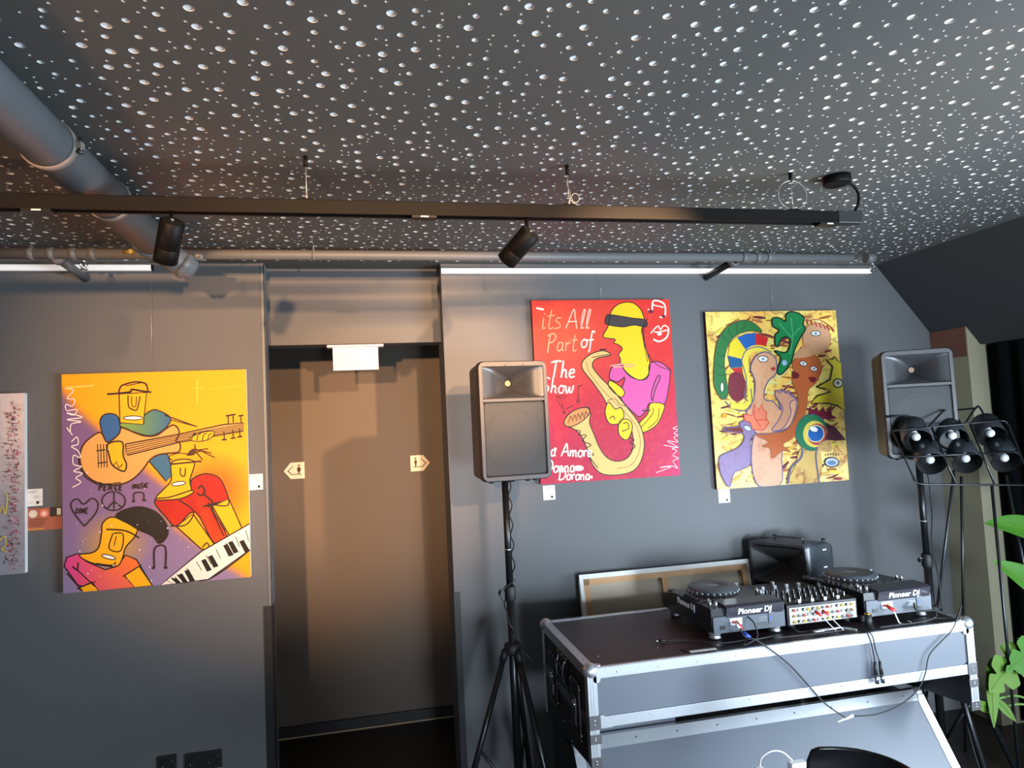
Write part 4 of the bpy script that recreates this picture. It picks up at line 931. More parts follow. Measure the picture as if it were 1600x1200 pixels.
for X, s_ in ((X0, 1), (X1, -1)):
    zb = ZN if s_ > 0 else .47
    def bx(xa, xb): return (min(xa, xb), max(xa, xb))
    a_, c_ = bx(X-s_*.002, X+s_*.03)
    b = MB().box((a_, Y0-.004, zb), (c_, Y0, ZT-.01), alu_m, bev=.001)
    d_, e_ = bx(X-s_*.003, X)
    b.box((d_, Y0-.004, zb), (e_, Y0+.028, ZT-.01), alu_m, bev=.001)
    for xx in (X+s_*.008, X+s_*.017): b.box((xx-.0008, Y0-.0055, zb), (xx+.0008, Y0-.004, ZT-.03), alu_m)
    obj('corner_post', b, t)
    for zc in ((.60, .645), (zb, zb+.035), (.555, .585)):
        b = MB(); b.box((bx(X-s_*.004, X+s_*.036)[0], Y0-.0065, zc[0]), (bx(X-s_*.004, X+s_*.036)[1], Y0-.004, zc[1]), dchrome_m, bev=.001)
        rivets(b, (X+s_*.014, Y0-.0065, zc[0]+.008), (X+s_*.014, Y0-.0065, zc[1]-.008), 2, (0, 1, 0)); obj('corner_bracket', b, t); b = MB()
    if s_ > 0: b.prism([(X+.03, Y0-.006, .603), (X+.075, Y0-.006, .603), (X+.075, Y0-.006, .612), (X+.045, Y0-.006, .645), (X+.03, Y0-.006, .645)], (0, .002, 0), alu_m)
    if b.v: obj('corner_bracket', b, t)
    b = MB().box((d_, Y1-.03, .44), (e_, Y1, ZT-.01), alu_m, bev=.001); obj('corner_post', b, t)
for X, s_ in ((X0, 1), (X1, -1)):
    for Y, q_ in ((Y0, 1), (Y1, -1)):
        b = MB().ball((X+s_*.013, Y+q_*.013, ZT-.012), .026, alu_m, n=18)
        b.cyl((X+s_*.03, Y-q_*.004, ZT-.036), (X+s_*.03, Y-q_*.001, ZT-.036), .013, alu_m, n=14).cyl((X+s_*.04, Y+q_*.018, ZT), (X+s_*.04, Y+q_*.018, ZT+.003), .012, alu_m, n=14)
        obj('ball_corner', b, t)
# latches and handle on the left side
for Y in (2.375, 2.665):
    b = MB(); x = X0-.0035
    b.box((x-.002, Y-.048, .535), (x+.002, Y+.048, .715), lamb_m).box((x-.004, Y-.05, .53), (x, Y-.044, .72), dchrome_m).box((x-.004, Y+.044, .53), (x, Y+.05, .72), dchrome_m).box((x-.004, Y-.05, .53), (x, Y+.05, .536), dchrome_m).box((x-.004, Y-.05, .714), (x, Y+.05, .72), dchrome_m)
    for z in (.548, .62, .70):
        for yy in (-.056, .056): b.ball((x-.001, Y+yy, z), .004, chrome_m, n=8)
    l = obj('latch', b, t)
    obj('latch_wing', MB().box((x-.009, Y-.018, .605), (x-.003, Y+.018, .66), dchrome_m, bev=.002).cyl((x-.014, Y, .633), (x-.003, Y, .633), .014, chrome_m, n=14).box((x-.006, Y-.01, .56), (x-.002, Y+.01, .6), chrome_m, bev=.002), l)
b = MB(); Y = 2.52; x = X0-.0035
b.box((x-.002, Y-.05, .655), (x+.002, Y+.05, .755), lamb_m)
for yy in (-.056, 0, .056):
    b.ball((x-.002, Y+yy, .757), .004, gold_m, n=8); b.ball((x-.002, Y+yy, .652), .004, dchrome_m, n=8)
b.box((x-.004, Y-.055, .75), (x, Y+.055, .757), dchrome_m).box((x-.004, Y-.055, .652), (x, Y+.055, .657), dchrome_m)
h = obj('handle_dish', b, t)
obj('handle', MB().tube(catmull([(x-.004, Y-.042, .745), (x-.012, Y-.04, .72), (x-.013, Y-.038, .685), (x-.004, Y-.038, .668)], 4), .004, chrome_m).tube(catmull([(x-.004, Y+.042, .745), (x-.012, Y+.04, .72), (x-.013, Y+.038, .685), (x-.004, Y+.038, .668)], 4), .004, chrome_m).cyl((x-.012, Y-.04, .72), (x-.012, Y+.04, .72), .006, rubber_m, n=10), h)
for (y, z) in ((2.56, .50), (2.46, .47), (2.34, .52)): obj('screw', MB().ball((X0-.001, y, z), .004, chrome_m, n=8), t)
obj('screw', MB().cyl((.765, 2.34, ZT-.003), (.765, 2.34, ZT+.0), .004, chrome_m, n=10), t)

# base case with slanted front board
BX0, BX1 = .702, 2.196
def SB(z): return 2.185+.715*z      # front board line
zt = .452
t = thing('base_case', 'lower flight case with a slanted grey front board under the deck case', 'flight case', ((BX0+BX1)/2, 2.5, 0))
obj('body', MB().prism([(BX0+.004, SB(.004)+.01, .004), (BX0+.004, 2.8, .004), (BX0+.004, 2.8, zt-.04), (BX0+.004, SB(zt)+.01, zt-.04)], (BX1-BX0-.008, 0, 0), lamb_m), t)
nrm = Vector((0, -1, .715)).normalized()
def SP(x, z, o): return Vector((x, SB(z), z))+nrm*o
obj('front_board', MB().prism([SP(BX0, .0, 0), SP(BX1, .0, 0), SP(BX1, zt-.002, 0), SP(BX0, zt-.002, 0)], -nrm*.009, mat('laminate_front', (80, 84, 92), .45, noise=.05, scale=250)), t)
b = MB(); b.prism([SP(BX0, zt-.035, .002), SP(BX1, zt-.035, .002), SP(BX1, zt, .002), SP(BX0, zt, .002)], -nrm*.003, alu_m)
b.box((BX0, SB(zt)-.002, zt-.003), (BX1, SB(zt)+.02, zt), alu_m)
for k in range(9): b.ball(SP(BX0+.08+k*.165, zt-.018, .002), .0035, dchrome_m, n=8)
obj('edge_rail', b, t)
for xa, xb in ((BX0-.001, BX0+.034), (BX1-.034, BX1+.001)):
    b = MB(); b.prism([SP(xa, .0, .003), SP(xb, .0, .003), SP(xb, zt-.02, .003), SP(xa, zt-.02, .003)], -nrm*.003, alu_m); obj('edge_rail', b, t)
    obj('ball_corner', MB().ball(SP((xa+xb)/2, zt-.008, -.004), .021, alu_m, n=16).cyl(SP((xa+xb)/2, zt-.03, .003), SP((xa+xb)/2, zt-.03, .006), .016, alu_m, n=14), t)
obj('inner_panel', MB().box((.73, 2.55, zt-.04), (1.13, 2.56, .592), lam_m), t)
for x in (1.75, 1.93, 2.08): obj('rack_post', MB().box((x, 2.66, zt-.04), (x+.012, 2.68, .592), dchrome_m), t)
cb = MB()
for k in range(3): cb.tube(catmull([(1.20+k*.22, 2.62, .56), (1.28+k*.2, 2.58, .47), (1.40+k*.2, 2.57, .48), (1.5+k*.18, 2.62, .56)], 6), .003, rubber_m if k != 1 else wire_m, 6)
tag(obj('rack_cables', cb), 'loose cables in the dark gap under the top flight case', 'cable')

# ================================================================== DJ DECKS
def text_mesh(s_, size, depth=.0004, bold=.0):
    c = bpy.data.curves.new('t', 'FONT'); c.body = s_; c.size = size; c.extrude = depth; c.offset = bold; c.resolution_u = 3; c.align_x = 'CENTER'; c.align_y = 'CENTER'
    o = bpy.data.objects.new('t', c); COL.objects.link(o); dg = bpy.context.evaluated_depsgraph_get(); dg.update()
    me = bpy.data.meshes.new_from_object(o.evaluated_get(dg)); vs = [v.co.copy() for v in me.vertices]; fs = [list(p.vertices) for p in me.polygons]
    bpy.data.objects.remove(o); bpy.data.curves.remove(c); bpy.data.meshes.remove(me); return vs, fs
def text_on(mb, s_, size, o, xd, zd, m, bold=.0006):
    vs, fs = text_mesh(s_, size, .0004, bold); o = Vector(o); xd = Vector(xd).normalized(); zd = Vector(zd).normalized(); nd = xd.cross(zd)
    mb.add([o+xd*v.x+zd*v.y+nd*v.z for v in vs], fs, m)
def make_deck(label):
    W, Dp = .296, .43
    t = thing('media_player', label, 'DJ player', (0, 0, 0), 'black DJ media players')
    zb, zt_ = .026, .118
    # side profile: rear (y=0) high, front (y=Dp) lower
    prof = [(0.006, zb), (Dp-.03, zb), (Dp, zb+.028), (Dp, zb+.055), (.30, zt_-.012), (.06, zt_-.004), (.0, zt_-.006), (0, zb+.03)]
    b = MB().prism([(0, y, z) for y, z in prof], (W, 0, 0), cdj_m); obj('body', b, t)
    b = MB().box((.004, -.006, zb-.002), (W-.002, .001, zb+.058), rear_m, bev=.002).box((.03, -.008, zb+.012), (.05, -.005, zb+.026), cdj_m)
    b.box((.07, -.0075, zb+.024), (.118, -.0055, zb+.048), alu_m)
    for k in range(3): b.box((.185, -.0075, zb+.04-k*.006), (.22, -.0055, zb+.042-k*.006), dchrome_m)
    for k in range(12):
        for j in range(3): b.cyl((.165+k*.006+(j % 2)*.003, -.0065, zb+.008+j*.006), (.165+k*.006+(j % 2)*.003, -.0055, zb+.008+j*.006), .002, rubber_m, n=6)
    b.box((.225, -.009, zb+.016), (.25, -.005, zb+.056), rear_m, bev=.001).box((.23, -.0095, zb+.03), (.236, -.0088, zb+.042), blue_m)
    obj('rear_panel', b, t)
    for x, c_ in ((.082, red_m), (.098, gold_m)): obj('rca_jack', MB().cyl((x, -.014, zb+.036), (x, -.006, zb+.036), .0045, c_, n=12), t)
    # raised display housing along the rear
    b = MB().prism([(.055, -.006, .078), (.055, .075, zt_-.006), (.055, .07, zt_+.006), (.055, .0, zt_+.004), (.055, -.016, zt_-.003)], (W-.065, 0, 0), rearp_m); d = obj('display_housing', b, t)
    b = MB(); text_on(b, 'Pioneer DJ', .031, (.17, -.0117, .0962), (1, 0, 0), (0, -.27, 1), logo_m); 
    b.v = [v+Vector((0, .0, 0)) for v in b.v]; obj('logo', b, d)
    b = MB(); text_on(b, 'Pioneer DJ', .034, (-.001, .20, zt_-.032), (0, -1, 0), (0, 0, 1), logo_m); obj('logo', b, t)
    # platter
    pc = (.145, .255, 0); z0 = zt_-.012
    pr = MB().lathe([(.108, z0-.004), (.108, z0+.004), (.101, z0+.008), (.1, z0+.018), (.094, z0+.026), (.088, z0+.028), (.03, z0+.028), (.028, z0+.026), (0, z0+.026)], pc, (0, 0, 1), platter_m, n=48)
    p = obj('jog_wheel', pr, t)
    b = MB().cyl((pc[0], pc[1], z0+.026), (pc[0], pc[1], z0+.0275), .027, mat('jog_display', (110, 120, 128), .2), n=28); obj('jog_display', b, p)
    b = MB()
    for k in range(28):
        a = 2*PI*k/28; b.ball((pc[0]+.1*math.cos(a), pc[1]+.1*math.sin(a), z0+.012), .006, alu_m, n=8)
    obj('grip_dimples', b, p)
    # buttons
    rnd = random.Random(3)
    for k, (x, y, r) in enumerate([(.025, .385, .014), (.025, .345, .014)]): obj('button', MB().cyl((x, y, .08), (x, y, .1), r, dchrome_m, n=16), t)
    for k in range(8): obj('button', MB().box((.012+k*.034, .095, zt_-.008), (.034+k*.034, .104, zt_+.0), dchrome_m, bev=.001), t)
    for k in range(4): obj('button', MB().box((.008, .13+k*.03, zt_-.012), (.024, .145+k*.03, zt_+.0), metalb_m, bev=.001), t)
    for (x, y) in ((.02, .04), (.035, .025), (.03, .07), (.275, .12), (.278, .15)): obj('knob', MB().cyl((x, y, zt_-.006), (x, y, zt_+.014), .006, alu_m, r1=.005, n=12), t)
    obj('pitch_slider', MB().box((.262, .22, zt_-.014), (.278, .39, zt_-.010), rubber_m).box((.26, .29, zt_-.012), (.28, .302, zt_+.006), dchrome_m, bev=.001), t)
    for x in (.026, W-.026):
        for y in (.03, Dp-.07): obj('foot', MB().lathe([(.021, 0), (.023, .003), (.019, .009), (.019, .013), (.023, .018), (.022, .027)], (x, y, 0), (0, 0, 1), alu_m if y < .1 else dchrome_m, n=20), t)
    return t
DZ = ZT+.001
d1 = make_deck('black DJ media player at the left end of the flight case'); d1.location = (1.203, 2.345, DZ)
d2 = dup(d1); d2.location = (1.828, 2.33, DZ); d2['label'] = 'black DJ media player at the right end of the flight case, beside the tripod'
# mixer
t = thing('dj_mixer', 'black DJ mixer full of knobs between the two players', 'mixer', (1.515, 2.35, DZ))
mx0, my0 = 1.515, 2.352; MW, MD = .297, .37; zb, zt_ = DZ+.02, DZ+.098
obj('body', MB().prism([(mx0, my0, zb), (mx0, my0+MD, zb), (mx0, my0+MD, zt_-.014), (mx0, my0+.015, zt_), (mx0, my0, zt_-.006)], (MW, 0, 0), cdj_m), t)
b = MB().box((mx0+.006, my0-.004, zb+.002), (mx0+MW-.006, my0, zt_-.014), silver_m, bev=.001).box((mx0+.02, my0-.006, zb+.035), (mx0+MW-.02, my0-.003, zb+.038), dchrome_m); rp = obj('rear_panel', b, t)
for j in range(3):
    for k in range(13):
        c_ = [gold_m, dchrome_m, rubber_m, gold_m, alu_m, rubber_m, red_m][(k*5+j*3) % 7]
        obj('jack', MB().cyl((mx0+.025+k*.0205, my0-.010, zb+.012+j*.021), (mx0+.025+k*.0205, my0-.003, zb+.012+j*.021), .0055, c_, n=10).cyl((mx0+.025+k*.0205, my0-.0105, zb+.012+j*.021), (mx0+.025+k*.0205, my0-.0098, zb+.012+j*.021), .0028, rubber_m if c_ is not rubber_m else alu_m, n=8), rp)
def mz(y): return zt_-(y-.015)*.014/(MD-.015)
for k in range(6):
    for j in range(5):
        if (j == 4 and k in (2,)): continue
        x = mx0+.03+k*.047; y = .03+j*.038
        obj('knob', MB().cyl((x, my0+y, mz(y)-.001), (x, my0+y, mz(y)+.016), .0065, metalb_m, r1=.0055, n=12).box((x-.001, my0+y-.0068, mz(y)+.002), (x+.001, my0+y-.003, mz(y)+.0172), logo_m), t)
for k in range(4):
    x = mx0+.06+k*.055; y = .255
    obj('fader', MB().box((x-.001, my0+y-.03, mz(y)-.001), (x+.001, my0+y+.03, mz(y)+.0005), rubber_m).box((x-.007, my0+y-.005, mz(y)), (x+.007, my0+y+.005, mz(y)+.016), alu_m, bev=.001), t)
for k in range(4):
    x = mx0+.06+k*.055
    obj('selector_switch', MB().box((x-.006, my0+.006, zt_-.002), (x+.006, my0+.016, zt_+.01), alu_m, bev=.001), t)
obj('crossfader', MB().box((mx0+.10, my0+.33, mz(.33)-.001), (mx0+.2, my0+.334, mz(.33)+.001), rubber_m).box((mx0+.15, my0+.325, mz(.33)), (mx0+.16, my0+.34, mz(.33)+.014), alu_m, bev=.001), t)
for x in (mx0+.03, mx0+MW-.03):
    for y in (.03, MD-.03): obj('foot', MB().cyl((x, my0+y, DZ), (x, my0+y, zb+.001), .014, rubber_m, n=16), t)
tag(obj('antenna_puck', MB().cyl((1.812, 2.295, DZ), (1.812, 2.295, DZ+.045), .013, rubber_m, n=20).cyl((1.812, 2.295, DZ+.045), (1.812, 2.295, DZ+.05), .011, gold_m, n=20).cyl((1.812, 2.295, DZ+.05), (1.812, 2.295, DZ+.056), .006, chrome_m, n=14)), 'upright black plug with a brass top standing between mixer and right player', 'plug')

# cables on and in front of the case
def cable(name, pts, r, m, label, extra=None, seg=8):
    b = MB().tube(catmull(pts, seg), r, m, 8)
    if extra: extra(b)
    return tag(obj(name, b), label, 'cable', 'cables of the DJ set')
YFR = Y0-.012
def f(px, py, Y=YFR): return atY(px, py, Y)
def ex(b):
    p = f(1321, 1123, YFR-.002); q = f(1333, 1118, YFR-.002); b.cyl(p, q, .005, white_m, n=10); r_ = f(1308, 1128, YFR-.002); b.cyl(p, r_, .003, white_m, n=8)
cable('power_cable', [(1.345, 2.338, .872), (1.352, 2.31, .855), (1.35, 2.29, .815), (1.31, 2.27, .804), (1.27, Y0+.02, .803), f(1172, 997, YFR+.004), f(1200, 1012), f(1235, 1040), f(1265, 1073), f(1290, 1100), f(1322, 1122)], .0026, rubber_m, 'thin black cable hanging in front of the case down to a white connector', ex)
cable('signal_cable', [(2.00, 2.29, .803), (2.08, 2.285, .803), (2.13, 2.27, .803), (2.15, Y0+.012, .806), f(1502, 946, YFR), f(1497, 962), f(1487, 985), f(1470, 1003), f(1452, 1024), f(1445, 1055), f(1432, 1080), f(1405, 1102), f(1370, 1116), f(1335, 1119)], .0023, rubber_m, 'thin black cable looping down the right side of the case front')
def exx(b):
    for dx in (0, .015):
        x = 1.763+dx; z = .70
        b.cyl((x+dx*.3, YFR-.006, z), (x+dx*.5, YFR-.007, z-.045), .0045, rubber_m, r1=.0075, n=12)
        b.cyl((x+dx*.5, YFR-.007, z-.045), (x+dx*.6, YFR-.008, z-.075), .0078, chrome_m, n=14)
        b.cyl((x+dx*.5, YFR-.007, z-.05), (x+dx*.55, YFR-.0075, z-.055), .0085, dchrome_m, n=14)
        if dx: b.tube(catmull([(1.75, 2.27, .803), (1.755, Y0+.002, .805), (1.765, YFR-.001, .79), (1.772, YFR-.004, .74), (x+dx*.3, YFR-.006, z)], 6), .0026, rubber_m, 8)
cable('plug_cable', [(1.74, 2.28, .803), (1.745, Y0+.0, .805), (1.75, YFR-.002, .79), (1.758, YFR-.005, .75), (1.763, YFR-.006, .70)], .0026, rubber_m, 'pair of black cables ending in silver plugs hanging over the case front', exx)
def ex2(b): b.cyl((1.045, 2.398, .803), (1.02, 2.402, .803), .005, rubber_m, n=10).cyl((1.02, 2.402, .803), (1.005, 2.404, .803), .0035, chrome_m, n=10)
cable('jack_cable', [(1.045, 2.398, .803), (1.12, 2.375, .802), (1.2, 2.31, .802), (1.27, 2.3, .802), (1.33, 2.31, .803)], .0026, rubber_m, 'black cable with a jack plug lying on the left of the case top', ex2)
def ex3(b):
    for dx in (0, .008): b.cyl((1.287+dx, 2.325, .859), (1.292+dx, 2.305, .845), .0045, red_m if dx else white_m, n=10)
    b.cyl((1.30, 2.30, .83), (1.32, 2.29, .812), .008, blue_m, n=10)
cable('phono_cable', [(1.292, 2.305, .845), (1.30, 2.295, .82), (1.33, 2.29, .805), (1.38, 2.30, .803), (1.45, 2.31, .803)], .003, rubber_m, 'red and blue phono plugs in the back of the left player', ex3)
def ex4(b):
    for dx in (0, .009): b.cyl((1.91+dx, 2.312, .859), (1.922+dx, 2.29, .845), .0045, red_m, n=10)
    for dx in (0, .03): b.cyl((1.62+dx, 2.335, .865), (1.632+dx, 2.315, .852), .005, red_m, n=10); b.tube(catmull([(1.632+dx, 2.315, .852), (1.645+dx, 2.30, .83), (1.66+dx, 2.275, .804)], 5), .0016, white_m, 6)
cable('phono_cable', [(1.922, 2.29, .845), (1.925, 2.28, .82), (1.93, 2.27, .803), (1.97, 2.262, .803), (1.98, 2.29, .803)], .0025, white_m, 'red phono plugs with white leads behind mixer and right player', ex4)
cable('signal_cable', [(2.03, 2.31, .86), (2.02, 2.29, .84), (2.06, 2.28, .835), (2.10, 2.285, .83), (2.08, 2.27, .81), (2.0, 2.262, .803), (1.9, 2.26, .803), (1.83, 2.26, .803)], .0032, rubber_m, 'black cable curving from the right player along the case edge')
def ex5(b): b.cyl((1.575, 2.288, .806), (1.64, 2.292, .806), .006, alu_m, n=10)
cable('signal_cable', [(1.64, 2.292, .806), (1.69, 2.30, .805), (1.72, 2.28, .804), (1.735, 2.262, .803)], .0045, alu_m, 'short grey cable with a silver sleeve lying behind the mixer', ex5)
cable('signal_cable', [(1.52, 2.33, .82), (1.53, 2.31, .805), (1.60, 2.315, .803), (1.68, 2.31, .803), (1.71, 2.29, .803), (1.66, 2.275, .803), (1.5, 2.28, .803), (1.42, 2.285, .803)], .003, rubber_m, 'black cable lying coiled behind the mixer')
tag(obj('white_tag', MB().box((1.075, 2.262, ZT), (1.175, 2.278, ZT+.0015), white_m).box((1.06, 2.28, ZT), (1.18, 2.31, ZT+.0012), rubber_m)), 'flat white and black tag lying near the front edge of the case', 'tag')
# white adapter hanging low in front of the board
def wpt(x, y): return atY(x, y, 2.05)
b = MB(); p = wpt(1243, 1193); q = wpt(1185, 1201)
b.box((p.x-.025, 2.03, p.z-.02), (p.x+.03, 2.06, p.z+.008), white_m, bev=.004).box((q.x-.012, 2.035, q.z-.02), (q.x+.014, 2.055, q.z+.006), white_m, bev=.003)
b.tube(catmull([wpt(1187, 1197), wpt(1190, 1184), wpt(1205, 1174), wpt(1222, 1175), wpt(1238, 1188)], 6), .0022, white_m, 8)
b.tube(catmull([(p.x, 2.045, p.z-.02), (p.x+.01, 2.0, .4), (p.x+.05, 1.95, .1), (p.x+.1, 1.9, .006)], 6), .003, white_m, 8)
tag(obj('power_adapter', b), 'white power adapter with a looped white cord at the bottom centre right', 'adapter')

# canvas leaning on the wall, back side out
t = thing('leaning_canvas', 'stretched canvas leaning face to the wall behind the flight case', 'canvas', (1.36, 3.05, 0))
P0 = atY(903, 897, 3.15); P1 = atY(1168, 876, 3.15); cx0, cx1 = P0.x, P1.x; ctz = (P0.z+P1.z)/2
bot = Vector((0, 2.96, .004)); top = Vector((0, 3.155, ctz)); up = (top-bot).normalized(); nn = Vector((0, -up.z, up.y)); H_ = (top-bot).length
def CP(x, h, o): return Vector((x, 0, 0))+Vector((0, bot.y, bot.z))+up*h+nn*o
def cpl(x0, h0, x1, h1, o0, o1, m, b): b.prism([CP(x0, h0, o0), CP(x1, h0, o0), CP(x1, h1, o0), CP(x0, h1, o0)], nn*(o1-o0), m)
b = MB(); cpl(cx0, 0, cx1, H_, -.006, -.003, linen_m, b); obj('linen', b, t)
b = MB()
cpl(cx0, 0, cx0+.018, H_, -.007, .019, cloth_w, b); cpl(cx1-.018, 0, cx1, H_, -.007, .019, cloth_w, b); cpl(cx0, H_-.020, cx1, H_+.001, -.007, .0195, cloth_w, b); cpl(cx0, 0, cx1, .02, -.007, .0195, cloth_w, b)
obj('folded_edge', b, t)
for (a, c, d, e) in ((cx0+.018, 0.02, cx0+.048, H_-.02), (cx1-.048, .02, cx1-.018, H_-.02), (cx0+.018, H_-.048, cx1-.018, H_-.02), (cx0+.018, .02, cx1-.018, .05), ((cx0+cx1)/2-.03, .05, (cx0+cx1)/2+.005, H_-.048)):
    b = MB(); cpl(a, c, d, e, -.003, .017, wood_m, b); obj('stretcher_bar', b, t)

# ================================================================== WIRE LAMP WITH SIX SHADES
TL, TR, BL, BR = atY(1394, 673, 2.42), atY(1573, 656, 2.42), atY(1432, 757, 2.32), atY(1613, 758, 2.32)
base = atY(1525, 760, 2.4)
t = thing('spot_rack_lamp', 'black wire floor lamp with six steel spot shades behind a tilted wire grid', 'floor lamp', (2.4, 2.45, 0))
wr = mat('lamp_wire', (34, 36, 38), .3, metal=.6)
def G(u, v): return (TL*(1-u)+TR*u)*(1-v)+(BL*(1-u)+BR*u)*v
b = MB(); rr = .0042
b.tube([G(0, 0), G(.94, 0), G(.985, .02), G(1, .09), G(1, .93), G(.985, .985), G(.94, 1), G(.06, 1), G(.012, .98), G(0, .92)], rr, wr, 8, closed=True)
b.tube([G(0, .5), G(1, .5)], rr, wr, 8)
for u in (.333, .667): b.tube([G(u, 0), G(u, 1)], rr, wr, 8)
for pts in ([(1450, 668), (1473, 643), (1480, 644), (1484, 656)], [(1508, 662), (1524, 638), (1531, 637), (1541, 656)]):
    b.tube(catmull([atY(x, y, 2.42+.04*k) for k, (x, y) in enumerate(pts)], 5), rr, wr, 8)
b.tube([G(0, .0)+Vector((.08, .13, .055)), G(1, 0)+Vector((-.02, .13, .055))], rr, wr, 8)
obj('wire_grid', b, t)
sh_d = Vector((-.42, -.72, -.55)).normalized()
proto = None
for i, (x, y) in enumerate([(1434, 689), (1491, 687), (1551, 683), (1456, 725), (1512, 723), (1573, 722)]):
    c = atY(x, y, 2.435 if i < 3 else 2.40); r = .054; L = .115
    s_ = obj('shade', MB().lathe([(r, 0), (r+.001, .001), (r, L*.9), (r-.01, L), (0, L)], c, -sh_d, shade_m, n=32, caps=False).lathe([(r-.0015, .001), (r-.0015, L*.88), (0, L*.97)], c, -sh_d, shadein_m, n=32, caps=False), t)
    obj('bulb', MB().ball(c-sh_d*.03, .0175, bulb_m, n=16).cyl(c-sh_d*.04, c-sh_d*.075, .012, white_m, n=14), s_)
    k = c-sh_d*L
    b2 = MB().cyl(k, k-sh_d*.012, .008, wr, n=10); obj('socket', b2, s_)
for (p, q) in ((atY(1491, 735, 2.47), None), (atY(1503, 745, 2.47), None), (atY(1546, 757, 2.33), None), (atY(1573, 745, 2.45), None)): pass
legs = [(atY(1491, 735, 2.44), atY(1470, 905, 2.62)), (atY(1502, 745, 2.44), atY(1505, 950, 2.60)), (G(.64, 1), atY(1592, 1200, 2.37)), (atY(1572, 742, 2.40), atY(1606, 915, 2.46))]
for p, q in legs:
    d = q-p; k = (p.z-.004)/(p.z-q.z); e_ = p+d*k
    l = obj('leg', MB().cyl(p, e_, .0058, wr, n=10), t); obj('foot', MB().ball(e_+Vector((0, 0, .004)), .0078, rubber_m, n=10), l)

# ================================================================== CURTAIN, PLANT, CHAIR
b = MB(); vs = []; n = 60; Ya, Yb = 2.96, 1.72
for i in range(n+1):
    y = Ya+(Yb-Ya)*i/n; x = 3.165+.02*math.sin(i*1.15)+.006*math.sin(i*2.7+1)
    vs += [(x, y, .02), (x-.004*math.sin(i), y, .9), (x, y, 1.912)]
fs = []
for i in range(n): fs += [[3*i, 3*i+1, 3*i+4, 3*i+3], [3*i+1, 3*i+2, 3*i+5, 3*i+4]]
b.add(vs, fs, curtain_m, True); b.add([Vector(v)+Vector((.004, 0, 0)) for v in vs], fs, curtain_m, True)
tag(obj('curtain', b), 'black floor length curtain at the right edge behind the plant', 'curtain')

def leaf(b, base, tip, width, m, cuts=0, droop=.02, up=(0, -.3, 1), n=14, curl=.25, ncut=4.5):
    """one leaf blade with midrib fold; cuts = depth of monstera notches"""
    base = Vector(base); tip = Vector(tip); d = tip-base; L = d.length; d.normalize(); up = Vector(up).normalized(); sd = d.cross(up).normalized(); up = sd.cross(d)
    for sg in (1, -1):
        ra = []; rb = []
        for i in range(n+1):
            s_ = i/n; wv = width*(math.sin(PI*min(1, s_**.72))**.8 if 0 < s_ < 1 else .02)
            if cuts: wv *= (1-cuts*(.5-.5*math.cos(2*PI*(s_*ncut+.5*0)))**6) if s_ < .93 else 1
            c = base+d*L*s_-Vector((0, 0, droop*math.sin(PI*s_)*-1+droop*s_*s_*2))
            ra.append(c); sweep = d*(.35*wv if cuts else .0)
            rb.append(c+sd*sg*wv+up*curl*wv*(1 if sg > 0 else .9)+sweep)
        mid = [a.lerp(c_, .5)+up*(.02*width) for a, c_ in zip(ra, rb)]
        vs = ra+mid+rb; k = n+1
        b.add(vs, [[i, i+1, k+i+1, k+i] for i in range(n)]+[[k+i, k+i+1, 2*k+i+1, 2*k+i] for i in range(n)], m, True)
    b.tube([base+d*L*s_-Vector((0, 0, droop*math.sin(PI*s_)*-1+droop*s_*s_*2-.001)) for s_ in (0, .25, .5, .75, .95)], .0016, leafy_m, 6)
t = thing('potted_plant', 'large leaved green plant with split leaves at the right edge', 'plant', (2.86, 2.42, 0))
obj('pot', MB().lathe([(.085, 0), (.11, .22), (.115, .24), (.105, .24), (.1, .21), (0, .21)], (2.86, 2.42, 0), (0, 0, 1), pot_m, n=28, caps=False).cyl((2.86, 2.42, .2), (2.86, 2.42, .215), .1, soil_m, n=24).cyl((2.86, 2.42, 0), (2.86, 2.42, .004), .085, pot_m, n=24), t)
PY = 2.40
def pf(x, y, Y=PY): return atY(x, y, Y)
def leafobj(bx, tx, w_, m, **k):
    b = MB(); leaf(b, bx, tx, w_, m, **k); o = obj('leaf', b, t)
    st = MB(); root = Vector((2.86+random.uniform(-.02, .02), 2.42+random.uniform(-.02, .02), .21)); bx = Vector(bx); mid = root.lerp(bx, .6)+Vector((0, 0, .1*(1 if bx.z > .5 else .6)))
    st.tube(catmull([root, mid, bx], 8), .0045, stem_m, 8); obj('stem', st, o)
leafobj(pf(1655, 850, 2.36), pf(1536, 806), .058, leaf_m, up=(-.2, -.8, .6), droop=.015)
leafobj(pf(1668, 955, 2.36), pf(1549, 868), .062, leaf_m, up=(-.2, -.85, .5), droop=.01)
leafobj(pf(1606, 1000, 2.38), pf(1546, 1082, 2.33), .075, leafy_m, cuts=.6, up=(-.1, -1, .2), droop=.0, n=54, curl=.1, ncut=3.5)
leafobj(pf(1650, 985, 2.36), pf(1572, 1050, 2.33), .07, leaf_m, cuts=.6, up=(-.1, -1, .2), droop=.0, n=54, curl=.1, ncut=4.)
leafobj(pf(1548, 1030, 2.40), pf(1553, 1138, 2.32), .03, leafy_m, up=(-.1, -1, .1), droop=.0, curl=.1)
leafobj(pf(1556, 1092, 2.37), pf(1588, 1128, 2.32), .018, leafy_m, up=(-.1, -1, .1), droop=.0, curl=.1)
leafobj(pf(1553, 1110, 2.37), pf(1516, 1096, 2.34), .02, leafy_m, up=(-.1, -1, .1), droop=.0, curl=.1)
leafobj(pf(1700, 800, 2.3), pf(1640, 700, 2.3), .06, leaf_m, up=(-.3, -.8, .4))

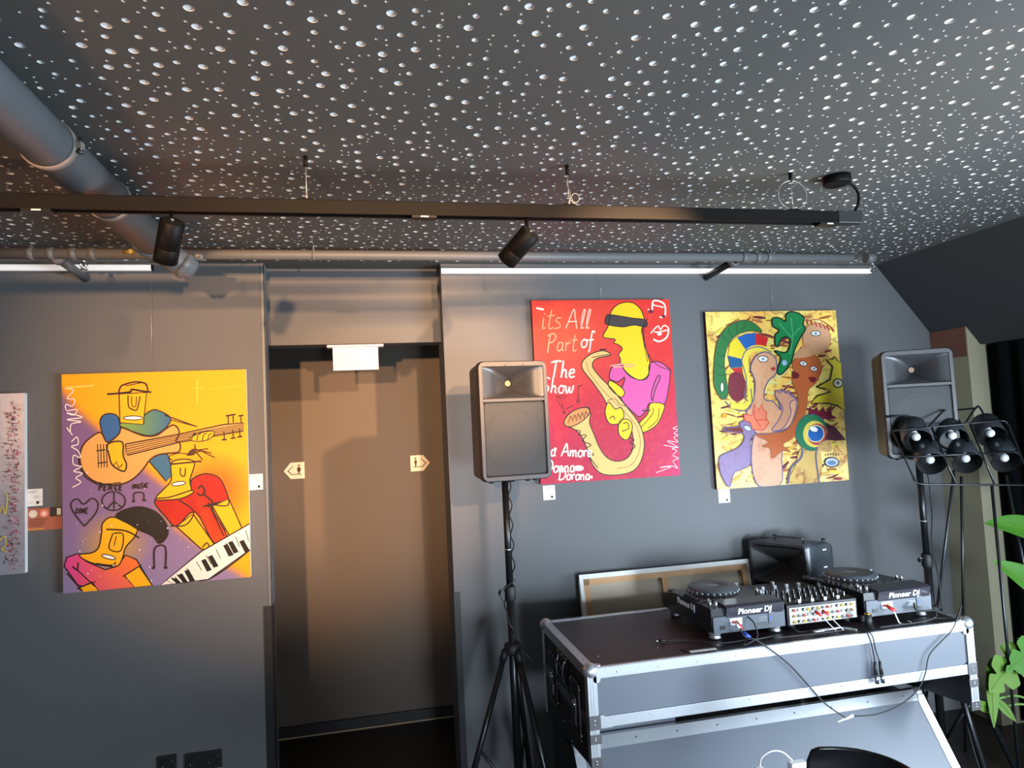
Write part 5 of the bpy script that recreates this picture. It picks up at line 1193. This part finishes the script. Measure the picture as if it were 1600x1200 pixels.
# chair in front (only the top of its back shows)
t = thing('chair', 'black moulded chair whose rounded back shows at the bottom edge', 'chair', (1.22, 1.5, 0))
cm = mat('chair_black', (14, 13, 16), .35)
A_ = atY(1272, 1180, 1.62); B_ = atZ(1470, 1222, .755)
ctr = Vector(((A_.x+B_.x)/2, (A_.y+B_.y)/2, 0)); wd = Vector((B_.x-A_.x, B_.y-A_.y, 0)); half = wd.length/2; wd.normalize(); bk = Vector((-wd.y, wd.x, 0))
if bk.y < 0: bk = -bk
sit = -bk
rows = []
NN = 20
for j, (z, wf, o_) in enumerate([(.45, .8, -.02), (.52, .92, -.005), (.6, 1.0, .005), (.68, 1.02, .01), (.735, .98, .012), (.762, .9, .013), (.772, .78, .013)]):
    rows.append([ctr+wd*half*wf*(2*i/NN-1)+bk*(o_-.05*(abs(2*i/NN-1)**2.2))+Vector((0, 0, z)) for i in range(NN+1)])
vs = [v for r_ in rows for v in r_]; k = NN+1
b = MB(); fs = [[j*k+i, j*k+i+1, (j+1)*k+i+1, (j+1)*k+i] for j in range(len(rows)-1) for i in range(NN)]
b.add(vs, fs, cm, True); b.add([v-bk*.008 for v in vs], fs, cm, True)
b.tube([rows[j][0]-bk*.004 for j in range(len(rows))]+[v-bk*.004 for v in rows[-1]]+[rows[j][-1]-bk*.004 for j in range(len(rows)-1, -1, -1)], .005, cm, 8)
obj('backrest', b, t)
st = []
for j in range(7):
    d_ = j/6; w2 = half*(.8+.12*math.sin(PI*d_)); st.append([ctr+wd*w2*(2*i/NN-1)+sit*(.02+.36*d_)+Vector((0, 0, .45-.02*math.sin(PI*d_)+.02*abs(2*i/NN-1)**2)) for i in range(NN+1)])
vs = [v for r_ in st for v in r_]
b = MB(); fs = [[j*k+i, j*k+i+1, (j+1)*k+i+1, (j+1)*k+i] for j in range(6) for i in range(NN)]
b.add(vs, fs, cm, True); b.add([v-Vector((0, 0, .01)) for v in vs], fs, cm, True); obj('seat', b, t)
for a in (-1, 1):
    for d_ in (.06, .34): obj('leg', MB().cyl(ctr+wd*half*.6*a+sit*(d_)+Vector((0, 0, .44)), ctr+wd*half*.85*a+sit*(d_+(.04 if d_ > .2 else -.04))+Vector((0, 0, 0)), .011, cm, r1=.008, n=12), t)
